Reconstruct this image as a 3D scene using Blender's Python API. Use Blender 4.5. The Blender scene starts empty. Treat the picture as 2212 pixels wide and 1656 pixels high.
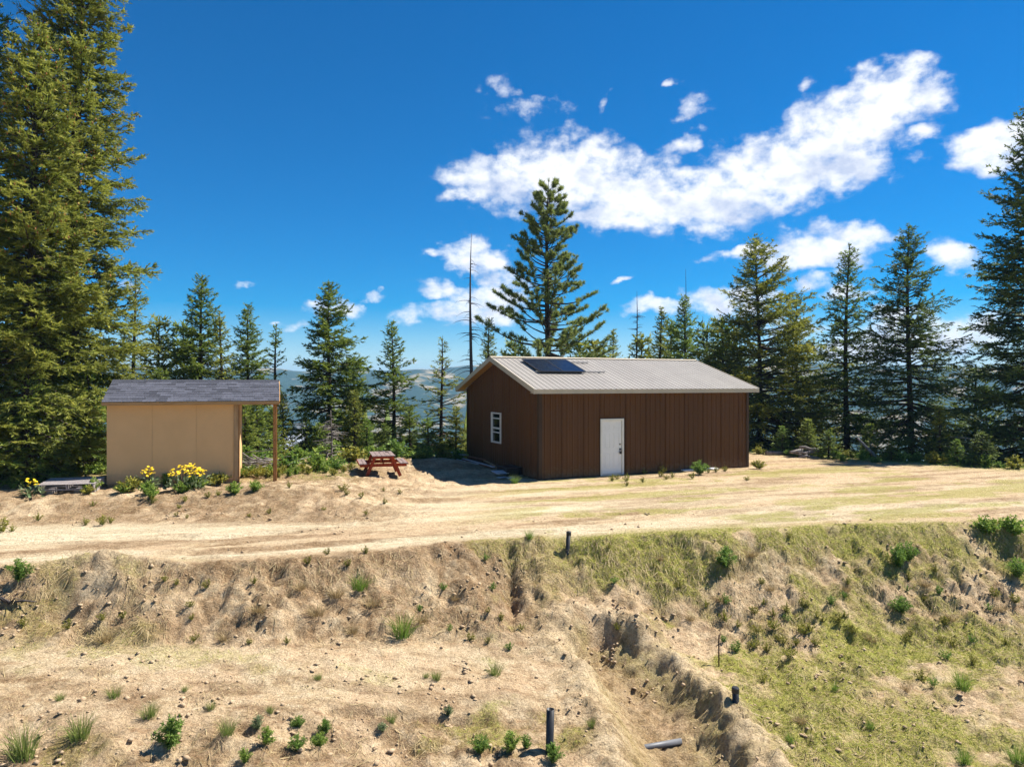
import bpy, bmesh, math, random
import numpy as np
from mathutils import Vector, Matrix

random.seed(11)
RS = np.random.default_rng(11)
R = math.radians
SC = bpy.context.scene
COL = SC.collection

# ------------------------------------------------------------------ camera
F, CZ, CX, CY = 715.0, 3.45, 512.0, 383.0       # focal length in pixels of a 1024 wide picture, eye height
cam_d = bpy.data.cameras.new('camera')
cam_d.sensor_width = 36.0
cam_d.lens = F / 1024 * 36
cam_d.clip_start = 0.1
cam_d.clip_end = 20000
cam = bpy.data.objects.new('camera', cam_d)
COL.objects.link(cam)
cam.location = (0, 0, CZ)
cam.rotation_euler = (R(90), 0, 0)
SC.camera = cam

# ------------------------------------------------------------------ light and sky
SUN_V = Vector((0.405, 0.165, 0.58)).normalized()          # towards the sun
SUN_EL = math.asin(SUN_V.z)
SUN_ROT = math.atan2(SUN_V.x, SUN_V.y)
sun_d = bpy.data.lights.new('sun', 'SUN')
sun_d.energy = 4.8
sun_d.angle = R(0.5)
sun_d.color = (1.0, 0.95, 0.86)
sun = bpy.data.objects.new('sun', sun_d)
COL.objects.link(sun)
sun.rotation_euler = SUN_V.to_track_quat('Z', 'Y').to_euler()
sun.location = (20, 8, 40)

SC.view_settings.view_transform = 'Standard'
SC.view_settings.look = 'None'
SC.view_settings.exposure = 1.2
SC.view_settings.gamma = 1.0
SC.view_settings.use_curve_mapping = False
SC.cycles.max_bounces = 7
SC.cycles.diffuse_bounces = 3
SC.cycles.glossy_bounces = 3
SC.cycles.transmission_bounces = 4
SC.cycles.transparent_max_bounces = 8
SC.cycles.volume_bounces = 0
SC.cycles.use_adaptive_sampling = True
SC.cycles.adaptive_threshold = 0.015
SC.cycles.use_denoising = True
SC.cycles.denoising_input_passes = 'RGB_ALBEDO_NORMAL'
SC.cycles.denoising_prefilter = 'ACCURATE'
SC.cycles.sample_clamp_indirect = 6.0

ZS = 2212 / 1024.0      # measuring scale


def zpx(x, y):
    return x / ZS, y / ZS


def build_world():
    w = bpy.data.worlds.new('World')
    SC.world = w
    w.use_nodes = True
    nt = w.node_tree
    N, L = nt.nodes, nt.links
    N.clear()

    def node(t, **kw):
        n = N.new(t)
        for k, v in kw.items():
            setattr(n, k, v)
        return n

    def math_(op, a, b=None, c=None, clamp=False):
        n = node('ShaderNodeMath', operation=op, use_clamp=clamp)
        for i, v in enumerate((a, b, c)):
            if v is None:
                continue
            if isinstance(v, (int, float)):
                n.inputs[i].default_value = v
            else:
                L.new(v, n.inputs[i])
        return n.outputs[0]

    def vmath(op, a, b=None, c=None):
        n = node('ShaderNodeVectorMath', operation=op)
        for i, v in enumerate((a, b, c)):
            if v is None:
                continue
            if isinstance(v, (tuple, list)):
                n.inputs[i].default_value = v
            else:
                L.new(v, n.inputs[i])
        return n

    sky = node('ShaderNodeTexSky', sky_type='NISHITA')
    sky.sun_disc = False
    sky.sun_elevation = SUN_EL
    sky.sun_rotation = SUN_ROT
    sky.altitude = 1500
    sky.air_density = 1.0
    sky.dust_density = 0.25
    sky.ozone_density = 3.2
    hsv = node('ShaderNodeHueSaturation')
    hsv.inputs['Hue'].default_value = 0.503
    hsv.inputs['Saturation'].default_value = 1.9
    hsv.inputs['Value'].default_value = 0.55
    L.new(sky.outputs[0], hsv.inputs['Color'])

    tc = node('ShaderNodeTexCoord')
    sep = node('ShaderNodeSeparateXYZ')
    L.new(tc.outputs['Generated'], sep.inputs[0])
    az = math_('ARCTAN2', sep.outputs[0], sep.outputs[1])
    el = math_('ARCSINE', sep.outputs[2])
    cmb = node('ShaderNodeCombineXYZ')
    L.new(az, cmb.inputs[0])
    L.new(el, cmb.inputs[1])
    P = cmb.outputs[0]

    def noise(vec, scale, detail=4.0, rough=0.55, dist=0.0):
        n = node('ShaderNodeTexNoise')
        n.inputs['Scale'].default_value = scale
        n.inputs['Detail'].default_value = detail
        n.inputs['Roughness'].default_value = rough
        n.inputs['Distortion'].default_value = dist
        L.new(vec, n.inputs['Vector'])
        return n

    st = vmath('MULTIPLY', P, (1.0, 1.35, 1.0)).outputs[0]
    n1 = noise(st, 7.0, 3.0)
    w1 = vmath('MULTIPLY_ADD', n1.outputs['Color'], (0.11, 0.07, 0), P)
    w1b = vmath('SUBTRACT', w1.outputs[0], (0.055, 0.035, 0))
    n2 = noise(st, 26.0, 4.0)
    w2 = vmath('MULTIPLY_ADD', n2.outputs['Color'], (0.045, 0.032, 0), w1b.outputs[0])
    PD = vmath('SUBTRACT', w2.outputs[0], (0.0225, 0.016, 0)).outputs[0]

    # cloud lobes: measured centre and half axes
    lobes = [(1230, 376, 215, 74), (1090, 385, 120, 72), (1010, 435, 70, 18), (1400, 420, 180, 70), (1330, 460, 120, 30),
             (1560, 420, 190, 66), (1700, 372, 170, 82), (1790, 300, 150, 84), (1830, 350, 105, 75), (1860, 225, 120, 58),
             (1985, 200, 85, 48), (1990, 285, 45, 28), (1480, 470, 110, 22),
             (1770, 545, 130, 48), (1640, 548, 105, 17), (1850, 520, 70, 32), (2050, 560, 58, 40),
             (1560, 645, 90, 34), (1755, 612, 55, 24), (1640, 660, 60, 25), (1820, 640, 60, 20),
             (1025, 555, 75, 38), (960, 630, 80, 20), (1090, 610, 60, 34), (960, 680, 95, 26), (1060, 660, 90, 40), (920, 545, 22, 15),
             (1410, 670, 65, 20), (500, 627, 36, 10), (305, 570, 50, 14), (290, 607, 32, 12), (630, 700, 42, 14), (725, 665, 62, 20),
             (805, 641, 26, 9), (910, 770, 34, 11), (580, 690, 14, 6),
             (1140, 242, 95, 22), (1090, 195, 48, 17), (1300, 228, 16, 22), (1490, 300, 38, 16), (1505, 232, 42, 24),
             (1725, 165, 28, 22), (1465, 168, 26, 11), (2100, 318, 95, 42), (2200, 275, 90, 32),
             (2010, 735, 170, 48), (1880, 745, 120, 34), (1700, 705, 80, 24), (1930, 690, 60, 20), (1330, 605, 20, 7)]
    # the same fair-weather field goes on round the sky outside the frame
    rr = random.Random(5)
    extra = []
    for i in range(26):
        a = rr.uniform(0.75, 2 * math.pi - 0.75)
        if a > math.pi:
            a -= 2 * math.pi
        extra.append((a, rr.uniform(0.1, 0.75), rr.uniform(0.06, 0.2), rr.uniform(0.02, 0.06), 0.2))
    acc = None
    acc_up = None
    PU = vmath('ADD', PD, (0.012, 0.034, 0)).outputs[0]
    K = 715.0 * ZS
    for (x, y, rx, ry) in lobes:
        thin = 1.0 if (x, y) in ((1140, 242), (1090, 195)) else 0.72 if (y < 310 and rx < 100 and x < 1760) or rx * ry < 900 else (0.3 if rx * ry < 2600 else 0.0)
        p, q = (x - 1106) / K, (828 - y) / K
        a = math.atan(p)
        e = math.atan(q * math.cos(a))
        sx = math.cos(a) ** 2 / K * rx
        sy = math.cos(a) / K * ry
        extra.append((a, e, sx * (1 + .22 * thin), sy * (1 + .22 * thin), thin))
    lob = extra[26:] + extra[:26]
    for (a, e, sx, sy, thin) in lob:
        v = vmath('MULTIPLY_ADD', PD, (1 / sx, 1 / sy, 0), (-a / sx, -e / sy, 0))
        d = vmath('DOT_PRODUCT', v.outputs[0], v.outputs[0]).outputs['Value']
        if sx * sy > 0.00095 and abs(a) < 0.7:
            v2 = vmath('MULTIPLY_ADD', PU, (1 / sx, 1 / sy, 0), (-a / sx, -e / sy, 0))
            d2 = vmath('DOT_PRODUCT', v2.outputs[0], v2.outputs[0]).outputs['Value']
            acc_up = d2 if acc_up is None else math_('SMOOTH_MIN', acc_up, d2, 0.35)
        if thin:
            d = math_('ADD', d, thin)
        acc = d if acc is None else math_('SMOOTH_MIN', acc, d, 0.35)
    fb = noise(st, 30.0, 6.0, 0.58)
    fbm = math_('SUBTRACT', fb.outputs[0], 0.5)
    dens = math_('MULTIPLY_ADD', fbm, 3.4, math_('SUBTRACT', 1.05, acc))
    mr = node('ShaderNodeMapRange', interpolation_type='SMOOTHSTEP')
    L.new(dens, mr.inputs['Value'])
    mr.inputs['From Min'].default_value = -0.45
    mr.inputs['From Max'].default_value = 1.05
    alpha = mr.outputs[0]
    # relief inside the cloud: thickness noise compared with itself a little nearer the sun
    g1 = noise(st, 16.0, 5.0, 0.55)
    off = vmath('ADD', st, (0.012, 0.022, 0)).outputs[0]
    g2 = noise(off, 16.0, 5.0, 0.55)
    rel = math_('SUBTRACT', g1.outputs[0], g2.outputs[0])
    body = math_('SUBTRACT', math_('MINIMUM', acc_up, 1.6), math_('MINIMUM', acc, 1.6))
    sh0 = math_('MULTIPLY_ADD', body, 0.42, 0.74)
    sh = math_('MULTIPLY_ADD', rel, 4.2, sh0, clamp=True)
    cmix = node('ShaderNodeMix', data_type='RGBA')
    L.new(sh, cmix.inputs['Factor'])
    cmix.inputs['A'].default_value = (2.9, 3.25, 4.1, 1)
    cmix.inputs['B'].default_value = (5.0, 5.05, 5.15, 1)
    mix = node('ShaderNodeMix', data_type='RGBA')
    L.new(math_('MULTIPLY', alpha, 0.97), mix.inputs['Factor'])
    L.new(hsv.outputs[0], mix.inputs['A'])
    L.new(cmix.outputs['Result'], mix.inputs['B'])
    bg = node('ShaderNodeBackground')
    bg.inputs['Strength'].default_value = 0.1
    L.new(mix.outputs['Result'], bg.inputs['Color'])
    out = node('ShaderNodeOutputWorld')
    L.new(bg.outputs[0], out.inputs['Surface'])
    w.cycles.sampling_method = 'MANUAL'
    w.cycles.sample_map_resolution = 512


build_world()

# ------------------------------------------------------------------ helpers: objects


def tag(o, label=None, cat=None, group=None, kind=None):
    if label:
        o['label'] = label
    if cat:
        o['category'] = cat
    if group:
        o['group'] = group
    if kind:
        o['kind'] = kind
    return o


def link(name, me, mat=None, parent=None):
    o = bpy.data.objects.new(name, me)
    COL.objects.link(o)
    if mat is not None and me is not None and len(me.materials) == 0:
        me.materials.append(mat)
    if parent is not None:
        o.parent = parent
    return o


def thing(name, label, cat, loc=(0, 0, 0), rz=0.0, group=None):
    o = bpy.data.objects.new(name, None)
    o.empty_display_size = 0.3
    COL.objects.link(o)
    o.location = loc
    o.rotation_euler = (0, 0, rz)
    return tag(o, label, cat, group)


def tri_mesh(name, V, T, col=None, smooth=False):
    V = np.asarray(V, np.float32)
    T = np.asarray(T, np.int32)
    me = bpy.data.meshes.new(name)
    me.vertices.add(len(V))
    me.vertices.foreach_set('co', V.ravel())
    k = T.shape[1]
    me.loops.add(T.size)
    me.loops.foreach_set('vertex_index', T.ravel())
    me.polygons.add(len(T))
    me.polygons.foreach_set('loop_start', np.arange(0, T.size, k, dtype=np.int32))
    if smooth:
        me.polygons.foreach_set('use_smooth', np.ones(len(T), bool))
    me.update(calc_edges=True)
    if col is not None:
        at = me.color_attributes.new('tint', 'FLOAT_COLOR', 'POINT')
        c = np.ones((len(V), 4), np.float32)
        c[:, :col.shape[1]] = col
        at.data.foreach_set('color', c.ravel())
    return me


class MB:
    """collects boxes, bars and tubes into one mesh"""

    def __init__(self):
        self.v, self.f = [], []

    def add(self, vs, fs):
        n = len(self.v)
        self.v += [tuple(p) for p in vs]
        self.f += [tuple(i + n for i in f) for f in fs]
        return self

    def box(self, x0, x1, y0, y1, z0, z1, M=None, b=0.0):
        vs = [Vector((x, y, z)) for z in (z0, z1) for y in (y0, y1) for x in (x0, x1)]
        if M is not None:
            vs = [M @ p for p in vs]
        return self.add(vs, [(0, 2, 3, 1), (4, 5, 7, 6), (0, 1, 5, 4), (2, 6, 7, 3), (0, 4, 6, 2), (1, 3, 7, 5)])

    def bar(self, p0, p1, w, h, up=(0, 0, 1)):
        p0, p1 = Vector(p0), Vector(p1)
        t = (p1 - p0).normalized()
        s = t.cross(Vector(up))
        s = s.normalized() if s.length > 1e-5 else Vector((1, 0, 0))
        u = s.cross(t).normalized()
        vs = []
        for p in (p0, p1):
            for a, b_ in ((-1, -1), (1, -1), (1, 1), (-1, 1)):
                vs.append(p + s * (a * w / 2) + u * (b_ * h / 2))
        return self.add(vs, [(0, 3, 2, 1), (4, 5, 6, 7), (0, 1, 5, 4), (1, 2, 6, 5), (2, 3, 7, 6), (3, 0, 4, 7)])

    def tube(self, pts, rad, n=6, cap=True):
        pts = [Vector(p) for p in pts]
        if not hasattr(rad, '__len__'):
            rad = [rad] * len(pts)
        vs, fs = [], []
        for i, p in enumerate(pts):
            t = (pts[min(i + 1, len(pts) - 1)] - pts[max(i - 1, 0)]).normalized()
            ref = Vector((0, 0, 1)) if abs(t.z) < 0.9 else Vector((1, 0, 0))
            s = t.cross(ref).normalized()
            u = s.cross(t)
            for k in range(n):
                a = 2 * math.pi * k / n
                vs.append(p + (s * math.cos(a) + u * math.sin(a)) * rad[i])
        for i in range(len(pts) - 1):
            for k in range(n):
                k2 = (k + 1) % n
                fs.append((i * n + k, i * n + k2, (i + 1) * n + k2, (i + 1) * n + k))
        if cap:
            fs.append(tuple(range(n)))
            fs.append(tuple(reversed([(len(pts) - 1) * n + k for k in range(n)])))
        return self.add(vs, fs)

    def mesh(self, name, smooth=False, bevel=0.0):
        me = bpy.data.meshes.new(name)
        me.from_pydata(self.v, [], self.f)
        if bevel > 0:
            bm = bmesh.new()
            bm.from_mesh(me)
            bmesh.ops.recalc_face_normals(bm, faces=bm.faces)
            es = [e for e in bm.edges if len(e.link_faces) == 2 and e.calc_face_angle(0) > 0.6]
            bmesh.ops.bevel(bm, geom=es, offset=bevel, segments=1, affect='EDGES')
            bm.to_mesh(me)
            bm.free()
        else:
            bm = bmesh.new()
            bm.from_mesh(me)
            bmesh.ops.recalc_face_normals(bm, faces=bm.faces)
            bm.to_mesh(me)
            bm.free()
        if smooth:
            me.polygons.foreach_set('use_smooth', np.ones(len(me.polygons), bool))
        me.update()
        return me

    def build(self, name, mat, parent=None, smooth=False, bevel=0.0):
        return link(name, self.mesh(name, smooth, bevel), mat, parent)


# ------------------------------------------------------------------ helpers: materials


def new_mat(name):
    m = bpy.data.materials.new(name)
    m.use_nodes = True
    nt = m.node_tree
    bsdf = nt.nodes['Principled BSDF']
    return m, nt, nt.nodes, nt.links, bsdf


def pmat(name, c1, c2=None, scale=6.0, rough=0.8, spec=0.3, metal=0.0, bump=0.0, bscale=None, stretch=(1, 1, 1), rnd=0.0,
         c3=None, detail=6.0, coat=0.0):
    m, nt, N, L, b = new_mat(name)
    b.inputs['Roughness'].default_value = rough
    b.inputs['Specular IOR Level'].default_value = spec
    b.inputs['Metallic'].default_value = metal
    b.inputs['Coat Weight'].default_value = coat
    c2 = c2 or tuple(x * 0.8 for x in c1)
    tc = N.new('ShaderNodeTexCoord')
    mp = N.new('ShaderNodeMapping')
    mp.inputs['Scale'].default_value = stretch
    L.new(tc.outputs['Object'], mp.inputs['Vector'])
    oi = N.new('ShaderNodeObjectInfo')
    ad = N.new('ShaderNodeVectorMath')
    ad.operation = 'MULTIPLY_ADD'
    ad.inputs[1].default_value = (1, 1, 1)
    sc_ = N.new('ShaderNodeVectorMath')
    sc_.operation = 'SCALE'
    sc_.inputs[0].default_value = (13.1, 7.7, 5.3)
    L.new(oi.outputs['Random'], sc_.inputs['Scale'])
    L.new(mp.outputs[0], ad.inputs[0])
    L.new(sc_.outputs[0], ad.inputs[2])
    n = N.new('ShaderNodeTexNoise')
    n.inputs['Scale'].default_value = scale
    n.inputs['Detail'].default_value = detail
    n.inputs['Roughness'].default_value = 0.62
    L.new(ad.outputs[0], n.inputs['Vector'])
    r = N.new('ShaderNodeValToRGB')
    r.color_ramp.elements[0].position = 0.32
    r.color_ramp.elements[0].color = (*c2, 1)
    r.color_ramp.elements[1].position = 0.68
    r.color_ramp.elements[1].color = (*c1, 1)
    if c3:
        e = r.color_ramp.elements.new(0.8)
        e.color = (*c3, 1)
    L.new(n.outputs[0], r.inputs[0])
    col = r.outputs[0]
    if rnd > 0:
        h = N.new('ShaderNodeHueSaturation')
        mm = N.new('ShaderNodeMapRange')
        L.new(oi.outputs['Random'], mm.inputs[0])
        mm.inputs['To Min'].default_value = 1 - rnd
        mm.inputs['To Max'].default_value = 1 + rnd
        L.new(mm.outputs[0], h.inputs['Value'])
        L.new(col, h.inputs['Color'])
        col = h.outputs[0]
    L.new(col, b.inputs['Base Color'])
    if bump > 0:
        bn = N.new('ShaderNodeTexNoise')
        bn.inputs['Scale'].default_value = bscale or scale * 3
        bn.inputs['Detail'].default_value = 5
        L.new(ad.outputs[0], bn.inputs['Vector'])
        bp = N.new('ShaderNodeBump')
        bp.inputs['Strength'].default_value = bump
        bp.inputs['Distance'].default_value = 0.02
        L.new(bn.outputs[0], bp.inputs['Height'])
        L.new(bp.outputs[0], b.inputs['Normal'])
    return m


def leaf_mat(name, dark, mid, tip, trans=0.3, rough=0.6, hue_rnd=0.0):
    """foliage: tint.r random per leaf, tint.g how near the growing tip"""
    m, nt, N, L, b = new_mat(name)
    N.remove(b)
    at = N.new('ShaderNodeAttribute')
    at.attribute_name = 'tint'
    sep = N.new('ShaderNodeSeparateColor')
    L.new(at.outputs['Color'], sep.inputs[0])
    m1 = N.new('ShaderNodeMix')
    m1.data_type = 'RGBA'
    m1.inputs['A'].default_value = (*dark, 1)
    m1.inputs['B'].default_value = (*mid, 1)
    L.new(sep.outputs[0], m1.inputs['Factor'])
    m2 = N.new('ShaderNodeMix')
    m2.data_type = 'RGBA'
    L.new(sep.outputs[1], m2.inputs['Factor'])
    L.new(m1.outputs['Result'], m2.inputs['A'])
    m2.inputs['B'].default_value = (*tip, 1)
    col = m2.outputs['Result']
    # large patches of different growth
    tc = N.new('ShaderNodeTexCoord')
    no = N.new('ShaderNodeTexNoise')
    no.inputs['Scale'].default_value = 1.3
    no.inputs['Detail'].default_value = 3
    L.new(tc.outputs['Object'], no.inputs['Vector'])
    h = N.new('ShaderNodeHueSaturation')
    mm = N.new('ShaderNodeMapRange')
    mm.inputs['From Min'].default_value = 0.3
    mm.inputs['From Max'].default_value = 0.7
    mm.inputs['To Min'].default_value = 0.75
    mm.inputs['To Max'].default_value = 1.25
    L.new(no.outputs[0], mm.inputs[0])
    L.new(mm.outputs[0], h.inputs['Value'])
    L.new(col, h.inputs['Color'])
    if hue_rnd > 0:
        oi = N.new('ShaderNodeObjectInfo')
        m3 = N.new('ShaderNodeMapRange')
        L.new(oi.outputs['Random'], m3.inputs[0])
        m3.inputs['To Min'].default_value = 0.5 - hue_rnd
        m3.inputs['To Max'].default_value = 0.5 + hue_rnd
        L.new(m3.outputs[0], h.inputs['Hue'])
    d = N.new('ShaderNodeBsdfPrincipled')
    d.inputs['Roughness'].default_value = rough
    d.inputs['Specular IOR Level'].default_value = 0.25
    L.new(h.outputs[0], d.inputs['Base Color'])
    t = N.new('ShaderNodeBsdfTranslucent')
    L.new(h.outputs[0], t.inputs['Color'])
    mx = N.new('ShaderNodeMixShader')
    mx.inputs[0].default_value = trans
    L.new(d.outputs[0], mx.inputs[1])
    L.new(t.outputs[0], mx.inputs[2])
    L.new(mx.outputs[0], N['Material Output'].inputs['Surface'])
    return m


# ------------------------------------------------------------------ numpy noise


def _hash(ix, iy, seed):
    h = (ix.astype(np.int64) * 374761393 + iy.astype(np.int64) * 668265263 + seed * 982451653) & 0xFFFFFFFF
    h = ((h ^ (h >> 13)) * 1274126177) & 0xFFFFFFFF
    h = (h ^ (h >> 16)) & 0xFFFF
    return h / 65535.0


def vnoise(x, y, seed=0):
    xi, yi = np.floor(x), np.floor(y)
    fx, fy = x - xi, y - yi
    fx = fx * fx * fx * (fx * (fx * 6 - 15) + 10)
    fy = fy * fy * fy * (fy * (fy * 6 - 15) + 10)
    a, b = _hash(xi, yi, seed), _hash(xi + 1, yi, seed)
    c, d = _hash(xi, yi + 1, seed), _hash(xi + 1, yi + 1, seed)
    return (a * (1 - fx) + b * fx) * (1 - fy) + (c * (1 - fx) + d * fx) * fy


def fbm(x, y, octv=4, seed=0, gain=0.5):
    s, a, t = 0.0, 1.0, 0.0
    for k in range(octv):
        s = s + a * (vnoise(x, y, seed + k * 17) - 0.5)
        t += a
        a *= gain
        x, y = (x * 0.8 - y * 0.6) * 2.03 + 3.7, (x * 0.6 + y * 0.8) * 2.03 + 1.3
    return s / t * 2


def bil(x, y, octv=3, seed=0):
    s, a, t = 0.0, 1.0, 0.0
    for k in range(octv):
        s = s + a * np.abs(vnoise(x, y, seed + k * 13) * 2 - 1)
        t += a
        a *= 0.55
        x, y = (x * 0.8 - y * 0.6) * 2.1 + 1.7, (x * 0.6 + y * 0.8) * 2.1 + 5.3
    return s / t * 2 - 0.75


def sst(a, b, x):
    t = np.clip((x - a) / (b - a), 0, 1)
    return t * t * (3 - 2 * t)


# ------------------------------------------------------------------ the lie of the land


def survey(pts):
    a = []
    for px, py, z in pts:
        Y = (CZ - z) * F / (py - CY)
        a.append(((px - CX) / F * Y, Y, z))
    a.sort()
    return np.array(a)


L_EDGE = survey([(-250, 572, 0), (0, 566, 0), (150, 563, 0), (300, 557, 0), (450, 545, 0), (600, 537, 0), (750, 530, 0), (880, 525, 0),
                 (1024, 521, 0), (1300, 515, 0)])
L_TOE = survey([(-250, 650, -.95), (0, 648, -1.0), (150, 645, -1.05), (300, 645, -1.15), (450, 640, -1.35), (560, 642, -1.5), (650, 650, -1.7),
                (750, 655, -1.9), (900, 648, -1.95), (1024, 652, -2.0), (1300, 655, -2.1)])
L_BEN = survey([(-250, 700, -1.15), (0, 702, -1.15), (150, 705, -1.2), (300, 705, -1.3), (450, 700, -1.55), (600, 700, -1.75), (750, 705, -2.05),
                (900, 705, -2.15), (1024, 705, -2.2), (1300, 705, -2.3)])
L_BOT = survey([(-250, 766, -1.45), (0, 766, -1.45), (150, 766, -1.5), (300, 766, -1.6), (450, 766, -1.8), (600, 766, -1.95), (750, 766, -2.2),
                (900, 766, -2.35), (1024, 766, -2.4), (1300, 766, -2.5)])
BACK = np.array([(-60, 20), (-30, 26), (-14, 28.5), (-6, 30.5), (-3, 32), (0, 36.5), (6, 40), (10, 39), (13, 35.5), (16, 32.5), (20.3, 29.6), (26, 26.5), (60, 15)], float)

TRENCH = np.array([(1.75, 13.55), (2.15, 12.9), (2.45, 12.0), (2.55, 11.0), (2.7, 10.0), (2.85, 9.0), (3.0, 7.8)])
RILL = np.array([(-0.12, 15.55), (0.0, 15.1), (-0.06, 14.75), (0.05, 14.3), (-0.02, 13.9)])
GULLY = np.array([(13.2, 17.5), (13.4, 16.8), (14.2, 16.2), (14.9, 15.6), (15.6, 14.9)])


def seg_dist(x, y, P):
    best = np.full(np.shape(x), 1e9)
    par = np.zeros(np.shape(x))
    n = len(P) - 1
    for i in range(n):
        ax, ay = P[i]
        bx, by = P[i + 1]
        dx, dy = bx - ax, by - ay
        t = np.clip(((x - ax) * dx + (y - ay) * dy) / (dx * dx + dy * dy), 0, 1)
        d = np.hypot(x - ax - t * dx, y - ay - t * dy)
        m = d < best
        best = np.where(m, d, best)
        par = np.where(m, (i + t) / n, par)
    return best, par


def edge_y(x):
    return np.interp(x, L_EDGE[:, 0], L_EDGE[:, 1])


def land(x, y):
    """height of the ground and the cover masks (green moss, brown litter, bare track)"""
    x = np.asarray(x, float)
    y = np.asarray(y, float)
    wob = 0.38 * fbm(x * 0.45, y * 0.45, 3, 3) + 0.13 * fbm(x * 1.9, y * 1.9, 3, 5)
    near = sst(60, 35, y)
    yy = y + wob * near
    ys, zs = [np.full_like(x, 3.0)], [np.full_like(x, -3.6)]
    for Ln in (L_BOT, L_BEN, L_TOE, L_EDGE):
        ys.append(np.interp(x, Ln[:, 0], Ln[:, 1]))
        zs.append(np.interp(x, Ln[:, 0], Ln[:, 2]))
    z = zs[0].copy()
    for k in range(4):
        t = np.clip((yy - ys[k]) / (ys[k + 1] - ys[k]), 0, 1)
        t = 0.45 * t + 0.55 * t * t * (3 - 2 * t) if k < 3 else 0.35 * t + 0.65 * t ** 1.7
        z = z + (zs[k + 1] - zs[k]) * t
    z = z - 0.25 * np.clip(3.0 - y, 0, 400)
    bank = sst(-0.15, 0.25, (yy - ys[3]) / (ys[4] - ys[3])) * sst(1.12, 0.85, (yy - ys[3]) / (ys[4] - ys[3]))
    pad = sst(0.0, 0.6, yy - ys[4])
    low = 1 - sst(-0.2, 0.2, (yy - ys[3]) / (ys[4] - ys[3]))
    # rise to the shed, heap by the gable
    z = z + 0.37 * sst(17.6, 20.4, y) * sst(-1.8, -6.2, x)
    z = z + 0.12 * np.exp(-(((x + 6.2) / 1.6) ** 2 + ((y - 20.6) / 0.8) ** 2)) * 1.2
    z = z + 0.36 * np.exp(-(((x + 2.6) / 1.5) ** 2 + ((y - 28.6) / 1.6) ** 2))
    # valley side behind
    by = np.interp(x, BACK[:, 0], BACK[:, 1])
    d = np.clip(y - by + 0.8 * fbm(x * .3, y * .3, 2, 9), 0, None)
    z = z - 135 * (1 - np.exp(-d / 360.0)) * sst(0, 3, d)
    z = z + 16 * fbm(x / 130, y / 130, 3, 21) * sst(30, 300, d)
    sx = np.clip(np.abs(x) - 45, 0, None)
    z = z - 0.10 * np.clip(sx, 0, 300)
    # spoil knoll at the crest of the left bank, spoil fans in the middle
    z = z + 0.30 * np.exp(-(((x + 7.6) / 1.1) ** 2 + ((yy - 13.45) / 0.55) ** 2))
    z = z + 0.20 * np.exp(-(((x + 0.75) / 0.6) ** 2 + ((y - 14.5) / 0.9) ** 2))
    z = z + 0.24 * np.exp(-(((x - 0.75) / 0.55) ** 2 + ((y - 14.9) / 0.9) ** 2))
    # rills
    dr, pr = seg_dist(x, y, RILL)
    z = z - (0.34 * np.exp(-(dr / 0.13) ** 2)) * (0.4 + 0.6 * np.sin(pr * 3.1) ** 2)
    dg, pg = seg_dist(x, y, GULLY)
    z = z - 0.5 * np.exp(-(dg / 0.42) ** 2) + 0.16 * np.exp(-((dg - 0.8) / 0.3) ** 2) * sst(18.2, 17.2, y)
    # trench
    wt = 0.25 * fbm(x * 1.7, y * 1.7, 3, 31)
    dt, pt = seg_dist(x, y, TRENCH)
    wd = 0.62 + 0.14 * sst(0, 0.35, pt) + 0.10 * fbm(x * 1.8, y * 1.8, 3, 33)
    dep = (0.46 + 0.12 * sst(0, 0.5, pt)) * (1 - 0.8 * sst(0.5, 0.95, pt))
    tr = np.exp(-np.clip((dt + wt * 0.35) / wd, 0, None) ** 3.0)
    z = z - dep * tr
    rim = np.exp(-((dt - wd * 1.5) / 0.3) ** 2)
    z = z + 0.12 * rim * (1 + wt) * (1 + 0.9 * sst(2.6, 3.2, x)) * (1 - 0.7 * sst(0.55, 0.95, pt))
    # hole by the upper pipe
    z = z - 0.28 * np.exp(-(((x - 1.18) / 0.42) ** 2 + ((y - 15.75) / 0.28) ** 2))
    # cracked lip of the lower bench
    dc, _ = seg_dist(x, y, np.array([(-2.7, 10.55), (-1.5, 10.75), (-0.6, 10.9), (-0.1, 10.95)]))
    z = z - 0.10 * np.exp(-(dc / 0.08) ** 2)
    # surface roughness
    near = near * sst(1e3, 60, np.abs(x))
    berm = sst(17.0, 18.2, y) * sst(-1.0, -4.0, x) + np.exp(-(((x + 1.6) / 2.6) ** 2 + ((y - 27.0) / 2.6) ** 2))
    rough = 0.25 + 0.75 * berm + 1.2 * bank + 0.6 * low + 0.1 * tr + 0.35 * rim - 0.16 * pad
    bench = sst(-0.55, -0.1, yy - ys[2]) * sst(0.25, -0.1, yy - ys[3]) * sst(1.5, 0.8, x)
    lowr = low * (1 - bench)
    rough = rough - 0.45 * bench + 0.25 * lowr
    n1 = fbm(x * 1.1, y * 1.1, 3, 41)
    n2 = fbm(x * 3.6, y * 3.6, 3, 51)
    n3 = fbm(x * 11.0, y * 11.0, 3, 61, 0.6)
    b4 = bil(x * 3.1 + .3 * n1, y * 3.1, 3, 151)
    b9 = bil(x * 8.5, y * 8.5, 2, 161)
    rl = fbm(x * 3.2 + 0.6 * n1, y * 0.7, 3, 71)
    z = z + near * (0.085 * n1 * rough + 0.05 * n2 * rough + 0.018 * n3 * rough + 0.075 * b4 * rough * (0.35 + 0.65 * sst(-.2, .4, n1 + .1)) + 0.030 * b9 * rough + 0.045 * rl * bank)
    er = yy - ys[4] + 0.12 * fbm(x * .3, y * .3, 2, 91)
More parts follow.
